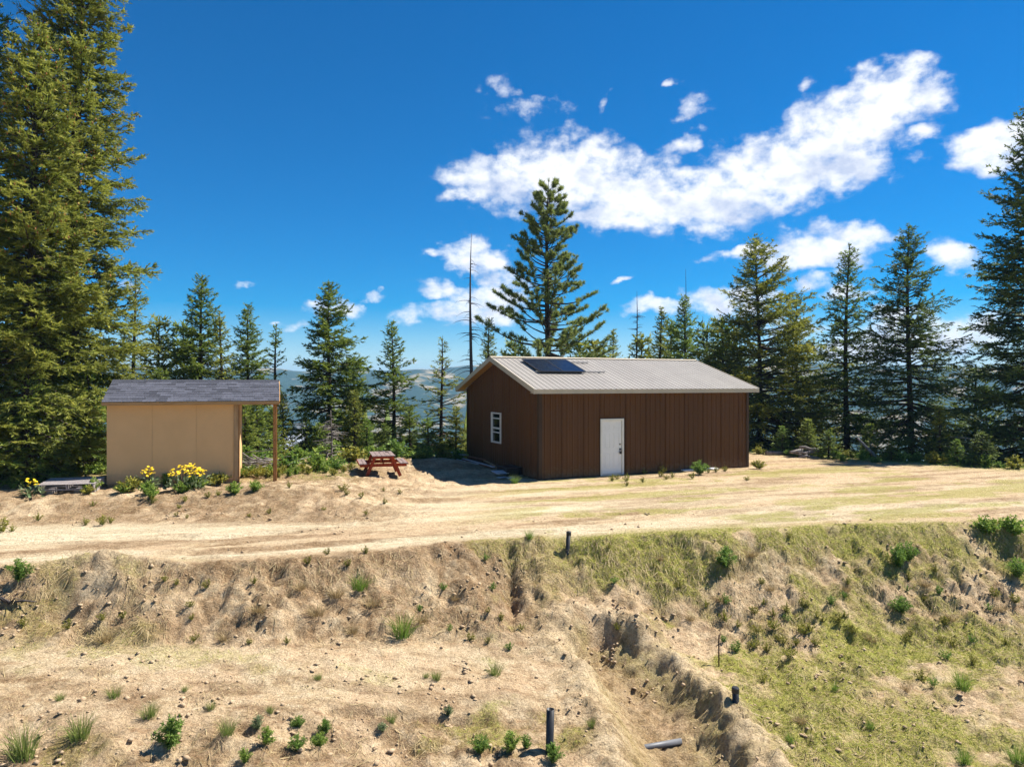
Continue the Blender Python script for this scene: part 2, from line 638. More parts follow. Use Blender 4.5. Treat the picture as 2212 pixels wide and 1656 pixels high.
    for ro_, am in ((0.85, .040), (2.35, .040), (1.45, .022), (3.0, .022)):
        z = z - near * am * np.exp(-((er - ro_) / 0.15) ** 2) * (0.5 + 0.5 * sst(-.3, .3, fbm(x * .6, y * .6 + ro_, 2, 93))) - near * am * -.45 * (np.exp(-((er - ro_ - .27) / .12) ** 2) + np.exp(-((er - ro_ + .27) / .12) ** 2))
    # lumps and ruts on the pad
    z = z + pad * near * (0.02 * fbm(x * 0.35, y * 1.6, 3, 81))
    # ---- masks
    b1 = fbm(x * 0.55, y * 0.75, 4, 101)
    b2 = fbm(x * 2.2, y * 2.6, 4, 111)
    right = sst(0.3, 2.4, x + 0.25 * (y - 13))
    below = 1 - pad
    g = below * right * sst(-0.45, 0.22, b1 + 0.5 * b2 + 0.12)
    g = np.maximum(g, below * 0.55 * sst(0.1, 0.5, b1 + 0.6 * b2 - 0.1) * sst(-3.5, -0.5, x))
    g = np.maximum(g, below * 0.35 * sst(0.2, 0.6, b1 + 0.6 * b2))
    e = yy - ys[4]
    strip = np.exp(-((e + 0.05) / 0.5) ** 2) * sst(1.4, 2.6, x) * sst(11.5, 9.5, x)
    g = np.maximum(g, strip * sst(-0.5, 0.1, b2 + 0.2))
    sx_, sy_ = x * 0.94 + y * 0.34, -x * 0.34 + y * 0.94
    stq = fbm(sx_ * 0.32, sy_ * 1.5, 4, 121)
    g = np.maximum(g, pad * 0.75 * sst(0.06, 0.32, stq + 0.35 * b2) * sst(-2.5, 1.5, x) * sst(34, 27, y))
    g = np.maximum(g, sst(-3.2, 0.6, y - by) * 0.8)
    g = np.maximum(g, 0.5 * pad * sst(21.5, 24, y) * sst(-4.5, -6, x) * sst(-.2, .3, b2 + .1))
    g = g * (1 - 0.9 * np.clip(tr + 0.9 * rim, 0, 1)) * (1 - np.exp(-(dg / 0.8) ** 2))
    li = 0.85 * bank * sst(-0.6, 0.05, b1 * 0.5 + b2) * (1 - 0.35 * right)
    li = np.maximum(li, pad * 1.0 * sst(16.6, 18.0, y) * sst(-2.2, -5.5, x) * sst(-0.5, 0.2, b2 + b1))
    li = np.maximum(li, lowr * 0.85 * sst(-0.3, 0.25, b2 + 0.4 * b1) * (1 - .5 * right))
    li = np.maximum(li, bench * 0.7 * sst(-0.05, 0.3, fbm(x * 0.9, y * 3.0, 4, 171)))
    li = np.maximum(li, np.exp(-((e + 0.12) / 0.3) ** 2) * sst(0.8, -1.2, x) * sst(-7, -5.5, x))
    li = np.maximum(li, 0.75 * tr)
    li = np.maximum(li, pad * 0.75 * sst(-0.05, 0.3, fbm(sx_ * 0.4, sy_ * 2.4, 4, 131)))
    br = pad * sst(-0.3, 0.35, fbm(sx_ * 0.22, sy_ * 1.3, 4, 141) + 0.12) * sst(30, 22, y) * (1 - 0.85 * sst(16.9, 18.2, y) * sst(-1.2, -4.2, x)) * (1 - .5 * sst(20, 23, y)) * (1 - .35 * sst(1, 5, x))
    br = np.maximum(br, 0.25 * rim)
    br = np.maximum(br, 0.38 * bench * sst(-0.25, 0.35, b1 + 0.5 * b2))
    br = np.maximum(br, 0.4 * np.exp(-(((x + 7.6) / 0.9) ** 2 + ((yy - 13.3) / 0.5) ** 2)))
    li = li * (1 - 0.7 * br)
    land.forest = np.maximum(sst(3, 22, d), sst(45, 80, np.abs(x)))
    return z, np.clip(g, 0, 1), np.clip(li, 0, 1), np.clip(br, 0, 1), bank, low, tr


def gz(x, y):
    return float(land(np.array([x]), np.array([y]))[0][0])


def spot(px, py, y0=6.0, y1=60.0):
    """where the line of sight measured at px, py meets the ground"""
    Y = np.arange(y0, y1, 0.02)
    X = (px - CX) / F * Y
    zr = CZ - (py - CY) / F * Y
    h = land(X, Y)[0]
    i = np.argmax(zr <= h)
    if zr[i] > h[i]:
        i = len(Y) - 1
    return float(X[i]), float(Y[i]), float(h[i])


def frange(a, b, s):
    return list(np.arange(a, b, s))


def grow(a, b, s, k):
    out, v = [], a
    sg = 1 if b > a else -1
    while (v < b) if sg > 0 else (v > b):
        out.append(v)
        s *= k
        v += sg * s
    out.append(b)
    return out


gxs = sorted(set([round(v, 4) for v in grow(-13.0, -5200, 0.055, 1.13)[1:] + frange(-13.0, 15.5, 0.055) + grow(15.5, 5200, 0.055, 1.13)]))
gys = sorted(set([round(v, 4) for v in grow(8.3, -400, 0.04, 1.12)[1:] + frange(8.3, 16.8, 0.04) + frange(16.8, 23, 0.08) + frange(23, 34, 0.2) +
                  grow(34, 5200, 0.2, 1.12)]))
GX, GY = np.meshgrid(np.array(gxs), np.array(gys))
gsh = GX.shape
zz, mg, ml, mb_, wb, wl, wt_ = land(GX.ravel(), GY.ravel())
idx = np.arange(gsh[0] * gsh[1]).reshape(gsh)
quads = np.stack([idx[:-1, :-1], idx[:-1, 1:], idx[1:, 1:], idx[1:, :-1]], -1).reshape(-1, 4)
g_me = tri_mesh('ground', np.stack([GX.ravel(), GY.ravel(), zz], -1), quads, np.stack([mg, ml, mb_, land.forest], -1), smooth=True)


def ground_material():
    m, nt, N, L, b = new_mat('sandy_ground')
    b.inputs['Roughness'].default_value = 0.95
    b.inputs['Specular IOR Level'].default_value = 0.1
    at = N.new('ShaderNodeAttribute')
    at.attribute_name = 'tint'
    sep = N.new('ShaderNodeSeparateColor')
    L.new(at.outputs['Color'], sep.inputs[0])
    geo = N.new('ShaderNodeNewGeometry')

    def noise(scale, detail=6, rough=0.65, stretch=None, rot=0.0):
        n = N.new('ShaderNodeTexNoise')
        n.inputs['Scale'].default_value = scale
        n.inputs['Detail'].default_value = detail
        n.inputs['Roughness'].default_value = rough
        mp = N.new('ShaderNodeMapping')
        mp.inputs['Scale'].default_value = stretch or (1, 1, 1)
        mp.inputs['Rotation'].default_value = (0, 0, rot)
        L.new(geo.outputs['Position'], mp.inputs[0])
        L.new(mp.outputs[0], n.inputs['Vector'])
        return n.outputs[0]

    def ramp(v, *st):
        r = N.new('ShaderNodeValToRGB')
        el = r.color_ramp.elements
        while len(el) < len(st):
            el.new(0.5)
        for e, (p, c) in zip(el, st):
            e.position = p
            e.color = (*c, 1) if len(c) == 3 else c
        L.new(v, r.inputs[0])
        return r.outputs[0]

    def mix(f, a, c, op='MIX'):
        n = N.new('ShaderNodeMix')
        n.data_type = 'RGBA'
        n.blend_type = op
        for s, v in (('Factor', f), ('A', a), ('B', c)):
            if isinstance(v, tuple):
                n.inputs[s].default_value = (*v, 1)
            elif isinstance(v, float):
                n.inputs[s].default_value = v
            else:
                L.new(v, n.inputs[s])
        return n.outputs['Result']

    def mth(op, a, c, clamp=True):
        n = N.new('ShaderNodeMath')
        n.operation = op
        n.use_clamp = clamp
        for i, v in enumerate((a, c)):
            if isinstance(v, float):
                n.inputs[i].default_value = v
            else:
                L.new(v, n.inputs[i])
        return n.outputs[0]

    n_l = noise(0.7, 5)
    n_m = noise(4.0, 8, 0.72)
    n_f = noise(24.0, 5, 0.75)
    n_s = noise(5.5, 5, 0.7, (0.35, 1.6, 1), R(-12))
    sand = ramp(n_m, (0.30, (0.25, 0.16, 0.085)), (0.47, (0.50, 0.37, 0.22)), (0.70, (0.67, 0.54, 0.36)))
    sand = mix(ramp(n_l, (0.38, (0, 0, 0)), (0.65, (0.7, 0.7, 0.7))), sand, (0.58, 0.42, 0.265))
    sand = mix(ramp(n_s, (0.52, (0, 0, 0)), (0.68, (0.55, 0.55, 0.55))), sand, (0.34, 0.195, 0.10))
    bright = ramp(n_s, (0.3, (0.52, 0.42, 0.26)), (0.55, (0.72, 0.62, 0.43)), (0.8, (0.78, 0.70, 0.53)))
    c = mix(mth('MULTIPLY', sep.outputs[2], 0.85), sand, bright)
    lit = ramp(n_f, (0.3, (0.085, 0.05, 0.025)), (0.5, (0.20, 0.12, 0.06)), (0.7, (0.36, 0.24, 0.13)))
    lf = mth('MULTIPLY', sep.outputs[1], ramp(n_m, (0.35, (1, 1, 1)), (0.66, (0.5, 0.5, 0.5))))
    c = mix(lf, c, lit)
    gr = ramp(n_f, (0.28, (0.11, 0.12, 0.02)), (0.5, (0.28, 0.285, 0.045)), (0.72, (0.44, 0.43, 0.09)))
    gf = mth('MULTIPLY', sep.outputs[0], ramp(noise(9.0, 5, 0.7), (0.30, (0.25, 0.25, 0.25)), (0.55, (1, 1, 1))))
    c = mix(mth('MULTIPLY', gf, 0.85), c, gr)
    grit = ramp(noise(17.0, 4, 0.85), (0.34, (0.50, 0.46, 0.42)), (0.52, (1, 1, 1)), (0.7, (1.22, 1.2, 1.16)))
    c = mix(0.85, c, grit, 'MULTIPLY')
    # dark specks of gravel and litter
    sp = ramp(noise(38.0, 3, 0.6), (0.56, (0, 0, 0)), (0.68, (0.65, 0.65, 0.65)))
    c = mix(sp, c, (0.17, 0.115, 0.07))
    ff = ramp(noise(0.05, 6, 0.7), (0.4, (0.035, 0.05, 0.022)), (0.62, (0.10, 0.095, 0.045)))
    c = mix(at.outputs['Alpha'], c, ff)
    L.new(c, b.inputs['Base Color'])
    bp = N.new('ShaderNodeBump')
    bp.inputs['Strength'].default_value = 1.0
    bp.inputs['Distance'].default_value = 0.055
    ad = N.new('ShaderNodeMath')
    ad.operation = 'MULTIPLY_ADD'
    L.new(n_m, ad.inputs[0])
    ad.inputs[1].default_value = 0.8
    L.new(n_f, ad.inputs[2])
    L.new(ad.outputs[0], bp.inputs['Height'])
    L.new(bp.outputs[0], b.inputs['Normal'])
    return m


M_GROUND = ground_material()
tag(link('ground', g_me, M_GROUND), 'pale sandy ground with rutted pad, eroded bank and grassy patches', 'ground', kind='structure')

# ------------------------------------------------------------------ hills far across the valley


def hills():
    m, nt, N, L, b = new_mat('hill_cover')
    b.inputs['Roughness'].default_value = 1.0
    b.inputs['Specular IOR Level'].default_value = 0.0
    geo = N.new('ShaderNodeNewGeometry')
    n = N.new('ShaderNodeTexNoise')
    n.inputs['Scale'].default_value = 0.006
    n.inputs['Detail'].default_value = 9
    n.inputs['Roughness'].default_value = 0.65
    L.new(geo.outputs['Position'], n.inputs['Vector'])
    r = N.new('ShaderNodeValToRGB')
    el = r.color_ramp.elements
    el[0].position = 0.53
    el[0].color = (0.022, 0.045, 0.022, 1)
    el[1].position = 0.60
    el[1].color = (0.30, 0.24, 0.14, 1)
    L.new(n.outputs[0], r.inputs[0])
    L.new(r.outputs[0], b.inputs['Base Color'])

    def rng_(name, r0, r1, hgt, seed, lab):
        A = np.linspace(-1.05, 1.05, 260)
        T = np.linspace(0, 1, 46)
        AA, TT = np.meshgrid(A, T)
        RR_ = r0 + (r1 - r0) * TT
        ridge = hgt * (1 + 0.35 * fbm(AA * 5.0, AA * 0 + seed, 4, seed))
        prof = np.sin(np.clip(TT * 1.15, 0, 1) * math.pi / 2)
        Z = -150 + (150 + ridge) * prof + 26 * fbm(AA * 16, TT * 5, 5, seed + 3) * prof * (1 - 0.6 * TT)
        Z = np.where(TT > 0.88, Z - (TT - 0.88) * 500, Z)
        V = np.stack([RR_ * np.sin(AA), RR_ * np.cos(AA), Z], -1).reshape(-1, 3)
        ii = np.arange(AA.size).reshape(AA.shape)
        Q = np.stack([ii[:-1, :-1], ii[:-1, 1:], ii[1:, 1:], ii[1:, :-1]], -1).reshape(-1, 4)
        o = link(name, tri_mesh(name, V, Q, smooth=True), m)
        tag(o, lab, 'hills', kind='structure')

    rng_('hills', 1150, 2300, 52, 5, 'wooded and bare hills across the valley')
    rng_('hills', 2700, 4300, 68, 15, 'hazy blue mountain ridge on the skyline')


hills()

# ------------------------------------------------------------------ plant building


def unit(a):
    return a / np.maximum(np.linalg.norm(a, axis=-1, keepdims=True), 1e-9)


def blades(rs, O, D, W, Ln, wid, tint, tip):
    """one pointed triangle per blade: origin, direction, width direction"""
    n = len(O)
    V = np.empty((n, 3, 3), np.float32)
    h = (W * (wid[:, None] * 0.5))
    V[:, 0] = O - h
    V[:, 1] = O + h
    V[:, 2] = O + D * Ln[:, None]
    c = np.zeros((n, 3, 3), np.float32)
    c[:, :, 0] = tint[:, None]
    c[:, :, 1] = tip[:, None]
    return V.reshape(-1, 3), c.reshape(-1, 3)


def tube_np(paths, r0s, r1s, n=4):
    """many tapered limbs at once; paths (B,S,3)"""
    B, S, _ = paths.shape
    T = np.gradient(paths, axis=1)
    T = unit(T)
    up = np.array([0.13, 0.21, 1.0])
    A = unit(np.cross(T, up))
    C = np.cross(A, T)
    s = np.linspace(0, 1, S)
    rad = r0s[:, None] * (1 - s) + r1s[:, None] * s
    ang = np.arange(n) * 2 * math.pi / n
    V = paths[:, :, None, :] + rad[:, :, None, None] * (A[:, :, None, :] * np.cos(ang)[None, None, :, None] + C[:, :, None, :] * np.sin(ang)[None, None, :, None])
    base = (np.arange(B) * S * n)[:, None, None]
    i = np.arange(S - 1)[None, :, None] * n
    k = np.arange(n)[None, None, :]
    k2 = (k + 1) % n
    Q = np.stack([base + i + k, base + i + k2, base + i + n + k2, base + i + n + k], -1).reshape(-1, 4)
    return V.reshape(-1, 3), Q


def trunk_mesh(rs, H, r, lean=0.0, n=9, segs=12, rtop=0.012):
    s = np.linspace(-0.06, 1, segs)
    wob = 0.012 * H
    P = np.stack([wob * np.sin(s * 4 + rs.uniform(0, 6)) * s + lean * H * s * s, wob * np.sin(s * 3 + rs.uniform(0, 6)) * s, s * H], -1)
    P[:, 0] -= np.interp(0, s, P[:, 0])
    P[:, 1] -= np.interp(0, s, P[:, 1])
    rad = r * (1 - np.clip(s, 0, 1)) ** 0.85 + rtop
    rad[0] *= 1.5
    rad[1] *= 1.15
    b = MB()
    b.tube([tuple(p) for p in P], list(rad), n)
    return b, s, P


def conifer(seed, H, Rad, base=0.06, dz=0.30, nb=6, e_lo=-14, e_hi=38, sag=0.18, up=0.16, bl=0.15, bw=0.026, dens=1.0, pw=0.85,
            gap=0.0, asym=None, r=None, tipc=0.35, bare=0.0, flat=0.34, lean=0.0, cone=0.0, belly=0.0, tier=0.25):
    """a fir: trunk, limbs and needle sprays, as three meshes"""
    rs = np.random.default_rng(seed)
    r = r or 0.011 * H + 0.03
    tb, ts, tp = trunk_mesh(rs, H, r, lean)
    zb = H * base
    z = zb
    limbs, r0s = [], []
    O, D, LB, PN, TP = [], [], [], [], []
    S = 7
    s = np.linspace(0, 1, S)
    az0 = rs.uniform(0, 6.28)
    k = 0
    while z < H * 0.985:
        t = (z - zb) / (H - zb)
        prof = (1 - t) ** pw * (0.55 + 0.45 * min(1, t / 0.12)) + belly * math.sin(math.pi * min(1, t * 1.1)) * 0.3
        ring = 1 + tier * math.sin(k * 1.7 + seed) * rs.uniform(0.3, 1)
        k += 1
        nn = max(3, int(round(nb * (1 - 0.35 * t))))
        az0 += rs.uniform(0.3, 1.2)
        for j in range(nn):
            if rs.random() < gap:
                continue
            az = az0 + j * 2 * math.pi / nn + rs.normal(0, 0.22)
            Lb = Rad * prof * ring * rs.uniform(0.62, 1.12) + 0.10
            if asym:
                Lb *= asym(t, az)
            if Lb < 0.12:
                continue
            e = R(e_lo + (e_hi - e_lo) * t ** 1.1 + rs.normal(0, 9))
            dh = np.array([math.cos(az), math.sin(az), 0])
            zz_ = z + rs.uniform(-0.5, 0.5) * dz
            cx_, cy_ = np.interp(zz_ / H, ts, tp[:, 0]), np.interp(zz_ / H, ts, tp[:, 1])
            swing = rs.normal(0, 0.10)
            perp = np.array([-dh[1], dh[0], 0])
            P = np.array([cx_, cy_, zz_])[None] + Lb * (s[:, None] * dh * math.cos(e) + (s * s)[:, None] * perp * swing)
            P[:, 2] += Lb * (math.sin(e) * s - sag * (1 - t) * s ** 1.6 + up * (1 - 0.5 * t) * s ** 3)
            limbs.append(P)
            r0s.append(min(0.6 * r * (1 - t) + 0.006, 0.010 + 0.013 * Lb))
            if rs.random() < bare:
                continue
            T = unit(np.gradient(P, axis=0))
            m = max(4, int(Lb * 15 * dens))
            q = rs.uniform(0.16 if Lb > 0.8 else 0.0, 1.0, m) ** 0.8
            q[-1] = 0.97
            po = np.stack([np.interp(q, s, P[:, c]) for c in range(3)], -1)
            tt = np.stack([np.interp(q, s, T[:, c]) for c in range(3)], -1)
            side = unit(np.cross(tt, np.array([0, 0, 1.0])))
            nrm = np.cross(side, tt)
            sg = np.where(rs.random(m) < 0.5, -1.0, 1.0)
            an = R(48) + rs.normal(0, 0.22, m)
            an[-1] = 0.05
            lb = np.clip((0.40 * Lb * (1.05 - q) ** 0.8 + 0.10) * rs.uniform(0.6, 1.15, m), 0.10, 0.85)
            d = tt * np.cos(an)[:, None] + side * (sg * np.sin(an))[:, None] + nrm * rs.normal(-0.10, flat, m)[:, None]
            O.append(po)
            D.append(unit(d))
            LB.append(lb)
            PN.append(nrm)
            TP.append(0.25 + 0.75 * q)
        z += dz * (1.0 - 0.45 * t) * rs.uniform(0.75, 1.25)
    # leader
    O.append(np.array([[np.interp(.95, ts, tp[:, 0]), np.interp(.95, ts, tp[:, 1]), H * 0.95]]))
    D.append(np.array([[0, 0, 1.0]]))
    LB.append(np.array([H * 0.055 + 0.1]))
    PN.append(np.array([[1.0, 0, 0]]))
    TP.append(np.array([0.8]))
    O, D, LB, PN, TP = (np.concatenate(a) for a in (O, D, LB, PN, TP))
    cnt = np.maximum(4, (LB * 48 * dens).astype(int))
    I = np.repeat(np.arange(len(O)), cnt)
    n = len(I)
    q = rs.random(n)
    dr = D[I]
    N1 = unit(np.cross(dr, PN[I]))
    sg = np.where(rs.random(n) < 0.5, -1.0, 1.0)[:, None]
    bd = unit(dr * rs.uniform(0.45, 1.1, n)[:, None] + N1 * sg * rs.uniform(0.35, 1.0, n)[:, None] + PN[I] * rs.normal(0.08, 0.28, n)[:, None])
    bo = O[I] + dr * (LB[I] * q)[:, None]
    bo[:, 2] -= 0.12 * LB[I] * q * q
    Wd = unit(np.cross(bd, rs.normal(0, 1, (n, 3)) * 0.55 + PN[I]))
    ln = bl * rs.uniform(0.5, 1.25, n) * (1 - 0.3 * q)
    wd = bw * rs.uniform(0.7, 1.3, n)
    tint = np.clip(rs.normal(0.5, 0.25, n) * 0.75 + 0.25 * rs.random(len(O))[I], 0, 1)
    tip = np.clip((q * 0.5 + TP[I] * 0.6 - 0.55) * rs.uniform(0.2, 1.6, n), 0, 1) * tipc * 1.6
    V, c = blades(rs, bo, bd, Wd, ln, wd, tint, np.clip(tip, 0, 1))
    cones = None
    if cone > 0:
        msk = (O[:, 2] > H * 0.45) & (rs.random(len(O)) < cone)
        cones = O[msk] + D[msk] * (LB[msk] * 0.9)[:, None]
    needles = tri_mesh('needles', V, np.arange(len(V)).reshape(-1, 3), c)
    lv, lq = tube_np(np.array(limbs), np.array(r0s), np.full(len(r0s), 0.004), 4)
    limb = tri_mesh('branches', lv, lq, smooth=True)
    return tb.mesh('trunk', True), limb, needles, cones


def pine(seed, H, Rad, base=0.1, dz=0.44, nb=5, r=0.2, pw=0.9, nl=0.26, nw=0.040, tuft=24):
    """a long needled pine: upswept limbs with starry tufts"""
    rs = np.random.default_rng(seed)
    tb, ts, tp = trunk_mesh(rs, H, r)
    z = H * base
    limbs, r0s, TO, TD = [], [], [], []
    S = 6
    s = np.linspace(0, 1, S)
    az0 = 0.0
    while z < H * 0.97:
        t = (z - H * base) / (H * (1 - base))
        az0 += 1.1
        for j in range(nb if t < 0.8 else 4):
            az = az0 + j * 2 * math.pi / nb + rs.normal(0, 0.3)
            Lb = (Rad * (1 - t) ** pw * (0.7 + 0.3 * min(1, t / 0.15)) * rs.uniform(0.45, 1.3)) + 0.4
            e = R(-3 + 36 * t + rs.normal(0, 15))
            zj = z + rs.uniform(-0.3, 0.3) * (1 - t)
            dh = np.array([math.cos(az), math.sin(az), 0])
            perp = np.array([-dh[1], dh[0], 0])
            P = np.array([np.interp(z / H, ts, tp[:, 0]), np.interp(z / H, ts, tp[:, 1]), zj])[None] + Lb * (s[:, None] * dh * math.cos(e) + (s * s)[:, None] * perp * rs.normal(0, .28))
            P[:, 2] += Lb * (math.sin(e) * s - 0.14 * (1 - t) * np.sin(s * 3.1) + 0.10 * s ** 3)
            limbs.append(P)
            r0s.append(0.014 + 0.017 * Lb)
            T = unit(np.gradient(P, axis=0))
            m = int(Lb * 5.0) + 3
            for q in np.append(rs.uniform(0.35, 1.0, m) ** 0.6, 1.0):
                p = np.array([np.interp(q, s, P[:, c]) for c in range(3)])
                tt = np.array([np.interp(q, s, T[:, c]) for c in range(3)])
                sd = unit(np.cross(tt, [0, 0, 1.0]))
                d = unit(tt * 0.7 + sd * rs.normal(0, 1.0) + np.array([0, 0, rs.uniform(-0.2, 0.9)]))
                l2 = rs.uniform(0.15, 0.42) * (1.2 - q * 0.6) if q < 1 else 0.05
                Q = p[None] + s[:, None] * d * l2
                Q[:, 2] += l2 * 0.2 * s ** 2
                limbs.append(Q)
                r0s.append(0.009)
                TO.append(Q[-1])
                TD.append(unit(Q[-1] - Q[-2]))
                if rs.random() < 0.5:
                    TO.append(Q[3])
                    TD.append(d)
        z += dz * (1 - 0.5 * t) * rs.uniform(0.8, 1.2)
    TO.append(np.array([tp[-1, 0], tp[-1, 1], H]))
    TD.append(np.array([0, 0, 1.0]))
    TO, TD = np.array(TO), np.array(TD)
    I = np.repeat(np.arange(len(TO)), tuft)
    n = len(I)
    rv = unit(rs.normal(0, 1, (n, 3)))
    bd = unit(rv * 0.95 + TD[I] * 0.85)
    bo = TO[I] - TD[I] * (rs.random(n) * 0.16)[:, None]
    Wd = unit(np.cross(bd, rs.normal(0, 1, (n, 3))))
    ln = nl * rs.uniform(0.6, 1.1, n)
    tint = np.clip(rs.normal(0.5, 0.28, n), 0, 1)
    V, c = blades(rs, bo, bd, Wd, ln, nw * rs.uniform(0.6, 1.2, n), tint, np.clip(rs.normal(0.25, 0.25, n), 0, 1))
    nee = tri_mesh('needles', V, np.arange(len(V)).reshape(-1, 3), c)
    lv, lq = tube_np(np.array(limbs), np.array(r0s), np.full(len(r0s), 0.004), 4)
    return tb.mesh('trunk', True), tri_mesh('branches', lv, lq, smooth=True), nee


def snag(seed, H, r, Rad, base=0.3, nbr=60, droop=0.5, twig=0, top=0.9):
    rs = np.random.default_rng(seed)
    tb, ts, tp = trunk_mesh(rs, H, r, rtop=0.008)
    limbs, r0s = [], []
    S = 7
    s = np.linspace(0, 1, S)
    for i in range(nbr):
        z = H * rs.uniform(base, top)
        t = z / H
        az = rs.uniform(0, 6.28)
        Lb = Rad * (1.15 - t) * rs.uniform(0.4, 1.1)
        dh = np.array([math.cos(az), math.sin(az), 0])
        perp = np.array([-dh[1], dh[0], 0])
        P = np.array([np.interp(t, ts, tp[:, 0]), np.interp(t, ts, tp[:, 1]), z])[None] + Lb * (s[:, None] * dh + (s * s)[:, None] * perp * rs.normal(0, .2))
        P[:, 2] += Lb * (0.25 * s - droop * s * s * rs.uniform(0.6, 1.2))
        limbs.append(P)
        r0s.append(0.014 + 0.011 * Lb)
        for k in range(twig):
            q = rs.uniform(0.25, 1)
            p = np.array([np.interp(q, s, P[:, c]) for c in range(3)])
            d = unit(dh * 0.6 + perp * rs.normal(0, .7) + np.array([0, 0, rs.normal(-.1, .3)]))
            Q = p[None] + s[:, None] * d * (0.35 * Lb * rs.uniform(.4, 1))
            Q[:, 2] -= 0.12 * Lb * s * s
            limbs.append(Q)
            r0s.append(0.006)
    lv, lq = tube_np(np.array(limbs), np.array(r0s), np.full(len(r0s), 0.003), 4)
    return tb.mesh('trunk', True), tri_mesh('branches', lv, lq, smooth=True)


M_BARK = pmat('bark', (0.075, 0.055, 0.042), (0.03, 0.023, 0.018), 9, 0.95, 0.1, bump=0.8, stretch=(1, 1, .25))
M_LIMB = pmat('limb_bark', (0.09, 0.07, 0.055), (0.045, 0.034, 0.027), 6, 0.95, 0.1)
M_GREYWOOD = pmat('bleached_wood', (0.30, 0.27, 0.25), (0.14, 0.12, 0.105), 8, 0.95, 0.1, bump=0.5, stretch=(1, 1, .3))
M_DARKSNAG = pmat('dark_dead_wood', (0.10, 0.085, 0.08), (0.05, 0.042, 0.04), 8, 0.95, 0.1)
M_FIR = leaf_mat('fir_needles', (0.055, 0.100, 0.022), (0.190, 0.265, 0.046), (0.42, 0.43, 0.07), 0.42)
M_FIR_OLIVE = leaf_mat('olive_fir_needles', (0.091, 0.126, 0.022), (0.287, 0.318, 0.056), (0.550, 0.500, 0.106), 0.42)
M_FIR_BLUE = leaf_mat('dark_fir_needles', (0.045, 0.085, 0.026), (0.145, 0.205, 0.048), (0.36, 0.37, 0.07), 0.42)
M_FIR_GOLD = leaf_mat('yellow_fir_needles', (0.068, 0.101, 0.019), (0.240, 0.277, 0.042), (0.650, 0.562, 0.075), 0.42)
M_FIR_YOUNG = leaf_mat('young_fir_needles', (0.072, 0.131, 0.026), (0.232, 0.326, 0.058), (0.475, 0.512, 0.088), 0.42, hue_rnd=0.02)
M_PINE = leaf_mat('pine_needles', (0.079, 0.122, 0.036), (0.240, 0.304, 0.072), (0.375, 0.388, 0.100), 0.42)
M_CONE = pmat('cone_scales', (0.34, 0.17, 0.06), (0.20, 0.09, 0.03), 20, 0.8, 0.2)


def cone_mesh(P):
    oc = np.array([(0, 0, 1), (.55, 0, 0), (0, .55, 0), (-.55, 0, 0), (0, -.55, 0), (0, 0, -1.2)]) * 0.055
    f = np.array([(0, 1, 2), (0, 2, 3), (0, 3, 4), (0, 4, 1), (5, 2, 1), (5, 3, 2), (5, 4, 3), (5, 1, 4)])
    P = P.copy()
    P[:, 2] -= 0.05
    V = (P[:, None, :] + oc[None]).reshape(-1, 3)
    T = (f[None] + (np.arange(len(P)) * 6)[:, None, None]).reshape(-1, 3)
    return tri_mesh('cones', V, T)


def plant_tree(name, label, zx, ztop, Y, hw, kind='fir', mat=None, rz=None, group=None, zbase=None, **kw):
    """zx, ztop, hw: measured axis, tip and crown half width; Y: distance"""
    px, py = zpx(zx, ztop)
    X = (px - CX) / F * Y
    zb = gz(X, Y) if zbase is None else zbase
    top = CZ - (py - CY) / F * Y
    H = top - zb
    Rad = 1.25 * hw / ZS / F * Y
    seed = abs(int(zx * 7 + ztop))
    o = thing(name, label, 'tree', (X, Y, zb), rz if rz is not None else 0.0, group)
    if kind == 'fir':
        tm, lm, nm, cn = conifer(seed, H, Rad, **kw)
        trunk = link('trunk', tm, M_BARK, o)
        tag(link('branches', lm, M_LIMB, trunk), kind='stuff')
        cr = tag(link('crown', nm, mat or M_FIR, o), kind='stuff')
        if cn is not None and len(cn):
            tag(link('cones', cone_mesh(cn), M_CONE, cr), kind='stuff')
    elif kind == 'pine':
        tm, lm, nm = pine(seed, H, Rad, **kw)
        trunk = link('trunk', tm, M_BARK, o)
        tag(link('branches', lm, M_LIMB, trunk), kind='stuff')
        tag(link('crown', nm, M_PINE, o), kind='stuff')
    else:
        tm, lm = snag(seed, H, Rad=Rad, **kw)
        link('trunk', tm, mat or M_GREYWOOD, o)
        tag(link('branches', lm, mat or M_GREYWOOD, o), kind='stuff')
    return o


def lop(side_az, lo, hi):
    """crown longer on one side"""
    return lambda t, az: lo + (hi - lo) * (0.5 + 0.5 * math.cos(az - side_az))


# tall firs at the left edge
TALL = dict(dz=0.33, nb=8, bl=0.20, bw=0.054, dens=0.82, tipc=0.45, base=0.02, pw=0.5, e_lo=-20, e_hi=32, sag=0.1, up=0.22, cone=0.10)
plant_tree('fir_tree', 'tallest dense fir at the left edge, its top cut off by the frame', 160, -330, 25.2, 132, mat=M_FIR_OLIVE, **TALL)
plant_tree('fir_tree', 'fir with many brown cones in its pointed top, in front of the tallest left fir', 62, 52, 22.3, 150, mat=M_FIR_OLIVE,
           **{**TALL, 'cone': 0.16})
plant_tree('fir_tree', 'dark fir cut off by the left frame edge', -45, -40, 24.6, 165, mat=M_FIR, **{**TALL, 'cone': 0.05, 'dens': 0.6})
plant_tree('fir_tree', 'thin yellow-green fir peeping out between tall left firs and the sky', 288, 598, 30.5, 62, mat=M_FIR_OLIVE, dz=0.3, nb=6, bl=0.17,
           bw=0.045, dens=0.8, base=0.05, gap=.1)
plant_tree('fir_tree', 'short bushy fir left of the tan shed wall', 190, 800, 24.2, 62, mat=M_FIR_YOUNG, dz=0.25, nb=6, bl=0.17, bw=0.045, base=0.02, dens=.9)
